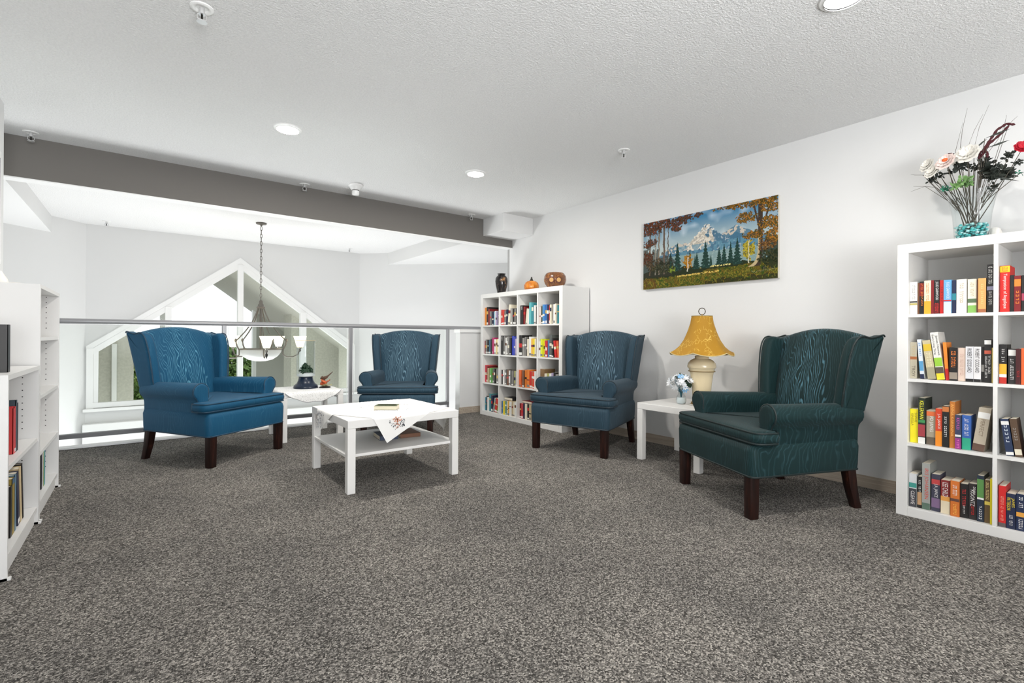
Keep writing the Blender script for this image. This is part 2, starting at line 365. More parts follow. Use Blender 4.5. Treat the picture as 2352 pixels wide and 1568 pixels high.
def shrub(name, label, c, sx, sy, sz, n, seed):
    r = random.Random(seed); root = thing(name, label, 'tree', (c[0], c[1], -2.9)); m = MB()
    for i in range(n):
        u = Vector((r.gauss(0, 1), r.gauss(0, 1), r.gauss(0, 1))).normalized() * (r.random() ** .33)
        p = Vector((u.x * sx, u.y * sy, c[2] + 2.9 + u.z * sz)); a = Vector((r.uniform(-1, 1), r.uniform(-1, 1), r.uniform(-1, 1))).normalized(); b = a.orthogonal().normalized()
        L = r.uniform(.05, .10); m.add([p - a * L, p + b * L * .45, p + a * L, p - b * L * .45], [(0, 1, 2, 3)])
    fo = m.build('foliage', M('tree_leaves', rough=.6, build=b_foliage), root); fo['kind'] = 'stuff'
    MB().tube([(0, 0, 0), (.03, 0, .9), (0, .02, c[2] + 2.9)], [.07, .06, .03], 8).build('trunk', wood, root)
shrub('leafy_tree', 'green leafy tree outside behind the porch post', (1.85, 15., -.35), .95, .6, 1.05, 7000, 3)
shrub('leafy_tree', 'bushy green tree outside, nearer the left porch pier', (.2, 17.6, -.6), .8, .6, .9, 5000, 5)
struct('ground', MB().box(-12, 14, 8.6, 40, -3.1, -2.9), M('pavement', (.5, .5, .48), .9), 'pale paving outside the entrance', cat='ground')

# railing
rl = thing('glass_railing', 'glass panel railing with round grey metal handrail at loft edge', 'railing', (0, YR, 0))
MB().tube([(-2.2, .05, 1.0765), (3.9, .05, 1.0765)], .0235, 14).build('handrail', alu, rl, smooth=40)
MB().bbox(-2.2, 3.165, .02, .075, .085, .122, .003).build('bottom_track', track, rl)
for x in (-1.2, .646, 1.895, 3.158):
    p = MB().bbox(x - .018, x + .018, .03, .068, .0, 1.06, .004).build('post', alu, rl); MB().bbox(x - .05, x + .05, -.0, .09, .0, .012, .003).build('base_flange', alu, p)
ps = [-2.2, -1.2, .646, 1.895, 3.158]
for a, b in zip(ps, ps[1:]):
    g = MB().box(a + .04, b - .04, .044, .054, .11, 1.045).build('glass_panel', glass, rl)
    for x in (a + .037, b - .04): MB().box(x, x + .003, .0435, .0545, .112, 1.045).build('polished_edge', M('glass_edge', (.78, .82, .80), .3), g)
struct('trim_8', MB().bbox(-2.2, 3.165, YR - .002, YR + .09, .002, .02, .003), whitep, 'white sill strip under the glass railing', cat='trim')

# ceiling fixtures
for i, (x, y) in enumerate(LED):
    lb = ['round recessed ceiling light beside the glass railing above blue armchair', 'round recessed ceiling light between smoke detector and wall sprinkler', 'round recessed ceiling light above the green-tinted armchair'][i]
    t = thing('recessed_light', lb, 'ceiling light', (x, y, ZC), 0, 'recessed ceiling lights')
    MB().lathe([(.072, -.012), (.074, -.008), (.088, -.006), (.093, 0), (.075, 0)], 36, cap=False).build('trim_ring', whitep, t, smooth=40)
    MB().lathe([(.073, -.004), (.073, -.002)], 36).build('diffuser', M('light_diffuser', (1, 1, 1), .5, emit=(1, .98, .95), es=6.), t)
def sprinkler(x, y, label, z=ZC, s=1.):
    t = thing('fire_sprinkler', label, 'sprinkler', (x, y, z), 0, 'ceiling fire sprinklers')
    MB().lathe([(.046 * s, 0), (.046 * s, -.004), (.040 * s, -.007), (.026 * s, -.006), (.022 * s, -.001)], 24).build('escutcheon', whitep, t, smooth=50)
    MB().lathe([(.011 * s, 0), (.011 * s, -.022), (.014 * s, -.024), (.014 * s, -.03)], 12).build('nozzle', M('chrome', (.66, .66, .66), .3, .5), t, smooth=50)
    f = MB()
    for a in (-1, 1): f.tube([(a * .011, 0, -.026), (a * .017, 0, -.035), (a * .017, 0, -.05), (0, 0, -.06)], .0025, 6)
    f.build('yoke', M('chrome'), t)
    MB().lathe([(.004, -.026), (.004, -.06)], 8).build('bulb', blackm, t)
    MB().lathe([(.020 * s, -.060), (.020 * s, -.063)], 16).build('deflector', M('chrome'), t)
sprinkler(.204, 2.527, 'white fire sprinkler in open ceiling farthest from the dark beam')
sprinkler(-.633, 4.84, 'fire sprinkler close to dark beam above low shelf units')
sprinkler(2.935, 2.461, 'fire sprinkler in ceiling out from the mountain painting')
sprinkler(1.226, 4.88, 'fire sprinkler at dark beam next to the smoke detector')
sprinkler(3.088, 4.87, 'fire sprinkler at dark beam next to the boxed duct')
p = gz(245, 508, ZC); sprinkler(p[0], p[1], 'fire sprinkler in atrium ceiling left of the chandelier')
p = gz(803, 570, ZC); sprinkler(p[0], p[1], 'fire sprinkler in atrium ceiling near the angled right wall')
t = thing('smoke_detector', 'white smoke detector on ceiling before the dark beam', 'smoke detector', (1.616, 4.601, ZC))
MB().lathe([(.068, 0), (.068, -.012), (.060, -.016), (.050, -.034), (.036, -.050)], 28).build('base', whitep, t, smooth=40)
MB().lathe([(.034, -.050), (.032, -.056)], 24).build('vent_gap', blackm, t)
MB().lathe([(.033, -.056), (.034, -.085), (.030, -.092), (.012, -.094)], 24).build('sensor_cap', whitep, t, smooth=40)

# dark framed picture on the left wall
t = thing('picture_frame', 'dark picture with thin white frame at end of left wall', 'picture', (-.69, 3.885, 1.41))
MB().box(0, .004, 0, .345, 0, .62).build('picture_panel', M('dark_print', (.03, .028, .026), .4), t)
f = MB(); f.box(0, .006, -.02, 0, -.02, .66); f.box(0, .006, .345, .365, -.02, .66); f.box(0, .006, 0, .345, -.02, 0); f.box(0, .006, 0, .345, .62, .66); f.build('frame', whitep, t)

# ================================================================ armchairs
def make_chair(label, loc, rz, base, lite, key, group='wing armchairs around the coffee table'):
    root = thing('wing_armchair', label, 'armchair', loc, rz, group)
    fab = M('moire_fabric_' + key, rough=.6, spec=.18, sheen=.06, build=b_moire(base, lite, .24)); fabb = M('moire_back_' + key, rough=.6, spec=.18, sheen=.06, build=b_moire(base, lite, 1.55))
    pip = M('piping_' + key, tuple(c * .55 for c in base), .6)
    # seat frame
    o = rpoly([(-.365, -.375), (.365, -.375), (.318, .36), (-.318, .36)], [.045, .045, .02, .02], 5)
    m = MB(); m.loft([[(x, y, z) for x, y in inset(o, d)] for z, d in [(.226, .010), (.230, .002), (.26, -.001), (.36, -.004), (.388, .004), (.398, .02), (.402, .05)]])
    sf = m.build('seat_frame', fab, root, smooth=50)
    MB().tube([(x, y, .228) for x, y in inset(o, .002)], .0055, 6, True).build('welt', pip, sf, smooth=60)
    # T cushion
    T = rpoly([(-.386, -.368), (.386, -.368), (.386, -.222), (.258, -.218), (.245, .265), (-.245, .265), (-.258, -.218), (-.386, -.222)], [.065, .065, .03, .02, .03, .03, .02, .03], 5)
    def crown(x, y): return .012 * max(0, 1 - (x / .36) ** 2) * max(0, 1 - ((y + .08) / .32) ** 2)
    lv = [(.402, .03), (.406, .008), (.422, -.004), (.440, -.007), (.456, -.003), (.466, .006), (.472, .016), (.474, .026)]
    m = MB(); m.loft([[(x, y, z + (crown(x, y) if z > .45 else 0)) for x, y in inset(T, d)] for z, d in lv])
    # crowned top grid inside
    cu = m.build('seat_cushion', fab, root, smooth=60)
    pp = MB(); pp.tube([(x, y, .464 + crown(x, y) * .6) for x, y in inset(T, .001)], .0055, 6, True); pp.tube([(x, y, .408) for x, y in inset(T, .001)], .0055, 6, True)
    pp.build('piping', pip, cu, smooth=60)
    # back
    loops = []
    N = 18
    for i in range(N + 1):
        u = -1 + 2 * i / N; e = 1 - abs(u) ** 5
        L = []
        zt = 1.032 - .052 * u * u
        def X(z): return u * (.252 + .055 * max(0, (z - .42)) / .58)
        fr = []
        for k in range(11):
            v = k / 10; z = .40 + (zt - .035 - .40) * v; yy = .262 + .118 * v - .028 * e * math.sin(PI * min(1, v * .95 + .08)) ; fr.append((yy, z))
        y0 = fr[-1][0]
        for (dy, dz) in ((.010, .016), (.026, .029), (.05, .035), (.078, .030), (.094, .014)): fr.append((y0 + dy, zt - .035 + dz))
        fr += [(.466, zt - .05), (.425, .75), (.388, .50), (.362, .24), (.355, .228), (.32, .228), (.285, .36)]
        loops.append([(X(z), y, z) for y, z in fr])
    bk = MB().loft(loops).build('backrest', fabb, root, smooth=55)
    for s in (-1, 1):
        # wing
        prof = [(.225, .545), (.232, .66), (.242, .78), (.256, .875), (.272, .935), (.298, .972), (.330, .984), (.36, .977), (.39, .972), (.43, .980), (.472, .992), (.482, .977), (.434, .75), (.392, .545)]
        pf = rpoly(prof, .02, 3)
        def ox(z): return .330 + .040 * (z - .545) / .45
        m = MB(); lp = []
        for t, d in [(0, .020), (.006, .008), (.018, .001), (.032, 0), (.050, .0), (.064, .003), (.0725, .010), (.076, .022)]:
            lp.append([(s * (ox(z) - .076 + t), y, z) for y, z in inset(pf, d)])
        ci = inset(pf, .022); my, mz = sum(q[0] for q in ci) / len(ci), sum(q[1] for q in ci) / len(ci)
        for k in (.88, .55, .2): lp.append([(s * ox(mz + (z - mz) * k), my + (y - my) * k, mz + (z - mz) * k) for y, z in ci])
        for k in (.88, .55, .2): lp.insert(0, [(s * (ox(mz + (z - mz) * k) - .076), my + (y - my) * k, mz + (z - mz) * k) for y, z in inset(pf, .020)])
        wg = m.loft(lp).build('wing', fab, root, smooth=60)
        MB().tube([(s * (ox(z) - .005), y, z) for y, z in pf[2:46]], .005, 6).build('piping', pip, wg, smooth=60)
        # arm
        ap = [(.258, .232), (.338, .232), (.345, .36), (.347, .455), (.352, .482)]
        for k in range(13):
            a = math.radians(-52 + k * (250 / 12)); ap.append((.323 + .063 * math.cos(a), .548 + .063 * math.sin(a)))
        ap += [(.262, .50), (.258, .40)]
        lp = []
        for y, d in [(-.256, .026), (-.256, .014), (-.253, .006), (-.246, .0), (-.235, -.001), (-.1, 0), (.1, 0), (.30, 0), (.372, .004)]:
            tp = .045 * max(0, (y + .27) / .64)
            q = inset(ap, d); lp.append([(s * (x - tp), y, z - .012 * max(0, (y + .27) / .64) * (1 if z > .45 else 0)) for x, z in q])
        am = MB().loft(lp).build('arm', fab, root, smooth=50)
        MB().tube([(s * x, -.247, z) for x, z in inset(ap, .001)[1:-1]], .005, 6).build('piping', pip, am, smooth=60)
    for s in (-1, 1):
        q = rpoly([(-.028, -.028), (.028, -.028), (.028, .028), (-.028, .028)], .008, 2)
        MB().loft([[(s * .319 + x * k, -.343 + y * k, z) for x, y in q] for z, k in [(0, .90), (.004, .96), (.12, 1.), (.235, 1.03)]]).build('leg', wood, root, smooth=30)
        fl = MB()
        MB().loft([[(s * (.283 + .006 * (1 - z / .235)) + x * k, .318 + .05 * (1 - z / .235) ** 1.5 + y * k, z) for x, y in q] for z, k in [(0, .78), (.05, .82), (.12, .92), (.235, 1.03)]]).build('leg', wood, root, smooth=30)
    return root
B1 = (.006, .068, .140); L1 = (.12, .33, .45)
make_chair('bright blue moire wing armchair beside the low shelf units', (.475, 4.623, 0), math.radians(34.6), B1, L1, 'blue')
make_chair('slate blue wing armchair between coffee table and glass railing', (2.173, 4.757, 0), math.radians(-32), (.021, .052, .080), (.18, .31, .39), 'slate')
make_chair('dusty blue wing armchair between far bookcase and lamp table', (3.18, 3.073, 0), math.radians(-71.2), (.019, .043, .063), (.17, .28, .36), 'dusty')
make_chair('wing armchair tinted dark teal green by painted-in colour cast, in front of the lamp table', (3.064, 1.452, 0), math.radians(-114.9), (.0045, .021, .022), (.10, .24, .31), 'teal')  # green-dark colour cast of the light put into this chair's fabric tint

# ================================================================ tables
def lack(label, x0, x1, y0, y1, h=.45, shelf=None, group=None, name='side_table', cat='table'):
    t = thing(name, label, cat, ((x0 + x1) / 2, (y0 + y1) / 2, 0), 0, group); a, b = (x1 - x0) / 2, (y1 - y0) / 2
    MB().bbox(-a, a, -b, b, h - .05, h, .003).build('table_top', lam, t)
    for sx in (-1, 1):
        for sy in (-1, 1):
            MB().bbox(min(sx * a, sx * (a - .05)), max(sx * a, sx * (a - .05)), min(sy * b, sy * (b - .05)), max(sy * b, sy * (b - .05)), 0, h - .0505, .003).build('leg', lam, t)
    if shelf: MB().bbox(-a + .004, a - .004, -b + .03, b - .03, shelf - .018, shelf, .002).build('shelf', lam, t)
    return t
lack('square white coffee table with lower shelf and embroidered cloth', 1.0, 1.78, 2.958, 3.738, .45, .235, name='coffee_table')
lack('white side table carrying the yellow shaded lamp', 3.155, 3.705, 1.945, 2.495, .45)
lack('white corner table under the glass cloche by the railing', 1.0, 1.55, 4.715, 5.265, .45)

# embroidered cloth on coffee table (square turned 45 degrees, corners hanging)
def cloth():
    tx, ty, hx, hy, zt = 1.39, 3.348, .390, .390, .4515; cx, cy = 1.41, 3.35
    d = .41 * math.sqrt(2); n = 64; rot = math.radians(28.6); V = []; Fc = []
    for i in range(n + 1):
        for j in range(n + 1):
            u = (-1 + 2 * i / n) * d / math.sqrt(2) * 1.0; v = (-1 + 2 * j / n) * d / math.sqrt(2)
            x = u * math.cos(rot) - v * math.sin(rot); y = u * math.sin(rot) + v * math.cos(rot); z = zt + .0008 * math.sin(x * 30) * math.sin(y * 23); x += cx - tx; y += cy - ty
            X, Y = x + tx, y + ty; ex = max(0, abs(x) - hx); ey = max(0, abs(y) - hy)
            if ey > 0: sg = math.copysign(1, y); z = zt - ey; Y = ty + sg * (hy + .004 + .006 * (1 - math.exp(-ey * 20)) + .012 * ey * math.sin(x * 35)); 
            if ex > 0: sg = math.copysign(1, x); z = min(z, zt - ex); X = tx + sg * (hx + .004 + .006 * (1 - math.exp(-ex * 20)) + .05 * ex * math.sin(y * 38))
            V.append((X, Y, z))
    for i in range(n):
        for j in range(n):
            a = i * (n + 1) + j; Fc.append((a, a + 1, a + n + 2, a + n + 1))
    me = mesh(V, Fc, 60); o = link('table_cloth', me, M('white_linen', (.80, .79, .77), .9)); tag(o, 'white embroidered cloth with pointed corners draped over coffee table', 'tablecloth')
    r = random.Random(4); cols = {'dark': MB(), 'orange': MB(), 'green': MB(), 'blue': MB()}
    def leaf(key, p, nrm, ang, L):
        nrm = Vector(nrm).normalized(); a = nrm.orthogonal().normalized(); b = nrm.cross(a); t = a * math.cos(ang) + b * math.sin(ang); s = nrm.cross(t); p = Vector(p) + nrm * .0022
        cols[key].add([p - t * L, p - s * L * .42, p + t * L, p + s * L * .42], [(0, 1, 2, 3)])
    for k in range(150):   # wreath
        a = r.uniform(0, 2 * PI); 
        if (a % (PI / 2)) > 1.25: continue
        rr = .175 + r.gauss(0, .018); leaf(r.choice(['dark', 'dark', 'green', 'orange']) if r.random() < .8 else 'blue', (cx + rr * math.cos(a), cy + rr * math.sin(a), zt), (0, 0, 1), r.uniform(0, PI), r.uniform(.004, .008))
    for k in range(46):    # front corner spray
        q = r.uniform(-1, 1); x = 1.315 + q * .055; z = .392 - (q * q) * -.022 + r.gauss(0, .012); leaf('dark' if abs(q) > .35 or r.random() < .3 else 'orange', (x, ty - hy - .0125, z), (0, -1, 0), r.uniform(0, PI), r.uniform(.004, .008))
    for k in range(22): leaf('orange', (1.315 + r.gauss(0, .012), ty - hy - .0125, .425 + r.gauss(0, .014)), (0, -1, 0), r.uniform(0, PI), .007)
    for k in range(60):    # left corner spray
        leaf(r.choice(['blue', 'blue', 'dark']), (tx - hx - .018, 3.48 + r.gauss(0, .04), .39 + r.gauss(0, .03)), (-1, 0, 0), r.uniform(0, PI), r.uniform(.005, .010))
    for k, c in (('dark', (.03, .035, .05)), ('orange', (.55, .16, .06)), ('green', (.12, .14, .10)), ('blue', (.07, .12, .22))):
        if cols[k].v: cols[k].build('embroidery', M('thread_' + k, c, .8), o)['kind'] = 'stuff'
cloth()
# lace cloth on corner table
def lace():
    cx, cy = 1.275, 4.99; V = []; Fc = []; n = 72; R = .37
    rings = [0.001, .1, .2, .25, .275, .29, .31, .33, .35, R]
    for r_ in rings:
        for k in range(n):
            a = 2 * PI * k / n; rr = r_ * (1 + (.025 * abs(math.sin(a * 8)) if r_ == R else 0)); x, y = rr * math.cos(a), rr * math.sin(a); ex = max(0, abs(x) - .277); ey = max(0, abs(y) - .277); z = .4515 - ex - ey
            x = math.copysign(min(abs(x), .277 + .004 + .01 * min(1, ex * 8)), x) if ex > 0 else x
            y = math.copysign(min(abs(y), .277 + .004 + .01 * min(1, ey * 8)), y) if ey > 0 else y
            V.append((cx + x, cy + y, z))
    for i in range(len(rings) - 1):
        for k in range(n): a = i * n + k; b = i * n + (k + 1) % n; Fc.append((a, b, b + n, a + n))
    o = link('lace_cloth', mesh(V, Fc, 60), M('grey_white_lace', rough=.95, build=b_lace)); tag(o, 'round white lace cloth hanging over edge of corner table', 'tablecloth')
    pts = V[-n:]; MB().tube(pts, .003, 5, True).build('hem', M('grey_hem', (.35, .35, .35), .9), o)
lace()

# ================================================================ bookcases with books
ORD = ['first', 'second', 'third', 'fourth', 'fifth', 'sixth', 'seventh', 'eighth', 'ninth', 'tenth', 'eleventh', 'twelfth', 'thirteenth', 'fourteenth', 'fifteenth', 'sixteenth']
def bookcase(label, xf, y1, depth=.39):
    t = thing('cube_bookcase', label, 'bookcase', (xf, y1, 0)); S = 1.489; c, d, fr = .335, .0163, .05   # local: x depth, y negative along wall
    MB().bbox(0, depth, -fr, 0, 0, S, .002).build('side_panel', lam, t); MB().bbox(0, depth, -S, -S + fr, 0, S, .002).build('side_panel', lam, t)
    MB().bbox(0, depth, -S + fr, -fr, S - fr, S, .002).build('top_panel', lam, t); MB().bbox(0, depth, -S + fr, -fr, 0, fr, .002).build('bottom_panel', lam, t)
    for k in range(3):
        y = -fr - c * (k + 1) - d * k; MB().box(.002, depth, y - d, y, fr, S - fr).build('divider', lam, t)
    for k in range(4):
        ya = -fr - k * (c + d)
        for j in range(3):
            z = fr + c * (j + 1) + d * j; MB().box(.003, depth, ya - c, ya, z, z + d).build('shelf', lam, t)
    return t
def cell_z(row): return .05 + (3 - row) * (.335 + .0163)          # row 0 = top
bcR = bookcase('white cube bookcase under the glass flower vase', 3.342, .864)
bcB = bookcase('white cube bookcase topped with pumpkin and black vase', 3.376, 5.095, .385)

def cname(c):
    r, g, b = c; mx, mn = max(c), min(c)
    if mx < .07: return 'black'
    if mx - mn < .09:
        return 'white' if mn > .55 else 'light grey' if mn > .3 else 'grey' if mn > .12 else 'charcoal'
    if r > .45 and g > .38 and b > .25: return 'cream'
    if r >= g >= b:
        if g > .6 * r: return 'yellow' if r > .5 else 'olive' if r < .35 else 'tan'
        if g > .33 * r: return 'orange' if r > .5 else 'brown'
        return 'red' if r > .3 else 'maroon'
    if r >= b >= g: return 'pink' if r > .3 else 'plum'
    if g >= r and g >= b: return 'green' if b < .75 * g else 'teal'
    if b >= g >= r:
        if g > .8 * b and b > .18: return 'turquoise' if r < .3 else 'pale blue'
        return 'blue' if b > .25 else 'navy'
    return 'purple'
READ = {'JULIE GARWOOD', 'ROBERT GODDARD', 'James Herriot', 'Every Living Thing', 'TROY', 'SOPHIE', 'KINSELLA', 'KELLERMAN', 'PD JAMES', 'J.A. JANCE', 'PERFECT', 'IRIS JOHANSEN', 'LEE CHILD',
        'KOONTZ', 'DEAN', 'CLEAVE', 'Temptation of Angelique', 'GOLON', 'CAROL', 'MARY', 'ANNA KARENINA', 'JAMES', 'PATTERSON'}
def fake_text(s, w, hgt, mat, parent, zc, y0, along=True, seg=2):
    if s not in READ:                                  # lettering too small to read in the photo: a row of short printed strokes
        r = random.Random(len(s) * 31 + ord(s[0])); m = MB(); n = len(s); st = w / n
        for i, ch in enumerate(s):
            if ch == ' ': continue
            z = zc + w / 2 - (i + .5) * st; a = hgt * r.uniform(.36, .5)
            m.box(-.0012, -.0007, y0 - a, y0 + a, z - st * .30, z - st * .12)
            if r.random() < .8: m.box(-.0012, -.0007, y0 - a, y0 - a + hgt * .2, z - st * .12, z + st * .28)
            if r.random() < .7: m.box(-.0012, -.0007, y0 + a - hgt * .2, y0 + a, z - st * .12, z + st * .28)
        o = m.build('spine_title', mat, parent); o['kind'] = 'stuff'; return o
    cu = bpy.data.curves.new('t', 'FONT'); cu.body = s; cu.size = 1; cu.resolution_u = seg; cu.align_x = 'CENTER'; cu.align_y = 'CENTER'; cu.extrude = 0
    o = bpy.data.objects.new('t', cu); COL.objects.link(o); dg = bpy.context.evaluated_depsgraph_get(); me = bpy.data.meshes.new_from_object(o.evaluated_get(dg))
    bpy.data.objects.remove(o); xs = [v.co.x for v in me.vertices]; ys = [v.co.y for v in me.vertices]
    if not xs: return None
    tw, th = max(xs) - min(xs), max(ys) - min(ys); cx_, cy_ = (max(xs) + min(xs)) / 2, (max(ys) + min(ys)) / 2
    kx, ky = w / tw, hgt / th
    if kx > ky * 1.7: kx = ky * 1.7
    for v in me.vertices:
        u, q = (v.co.x - cx_) * kx, (v.co.y - cy_) * ky
        v.co = Vector((-.0012, y0 - q, zc - u)) if along else Vector((-.0012, y0 - u, zc + q))
    me.materials.clear(); me.materials.append(mat); ob = link('spine_title', me, mat, parent); return ob
BOOKN = [0]
def book(x, yc, z, th, h, d, col, label, group, bands=(), lean=0., text=(), rz=0., hard=False, name='book', faces=True):
    """spine faces local -x; yc = centre of thickness; bands: (z0,z1,color) fractions; text: (string, colour, zc, len, size) fractions"""
    cm = cmat(col); c = .0012 if not hard else .0025
    m = MB(); m.box(0, d, -th / 2, -th / 2 + c, 0, h); m.box(0, d, th / 2 - c, th / 2, 0, h); m.box(-.0004, c, -th / 2, th / 2, 0, h)
    o = m.build(name, cm, None, (x, yc, z), (lean, 0, rz)); tag(o, label, 'book', group)
    e = .003 if hard else .0008
    MB().box(c, d - e * 1.5, -th / 2 + c, th / 2 - c, e, h - e).build('page_block', pagem, o)
    for z0, z1, bc in bands: MB().box(-.0008, .0006, -th / 2 + .0002, th / 2 - .0002, z0 * h, z1 * h).build('spine_band', cmat(bc), o)
    for s, tc, zc, ln, sz in text:
        yo = 0.
        if isinstance(sz, tuple): sz, yo = sz
        fake_text(s, ln * h, sz * th, cmat(tc), o, zc * h, yo * th)
    return o
Wt, Bk, Rd, Or, Ye, Go = (.78, .77, .74), (.015, .014, .014), (.55, .02, .018), (.75, .20, .02), (.80, .62, .02), (.62, .42, .10)
Cr, Nv, Bl, Tl, Gn, Tn, Br, Gy, DR, Pk, Lv = (.72, .66, .52), (.015, .022, .06), (.05, .22, .52), (.03, .22, .26), (.08, .26, .05), (.48, .38, .22), (.15, .06, .025), (.30, .29, .27), (.20, .012, .014), (.45, .03, .16), (.36, .30, .46)
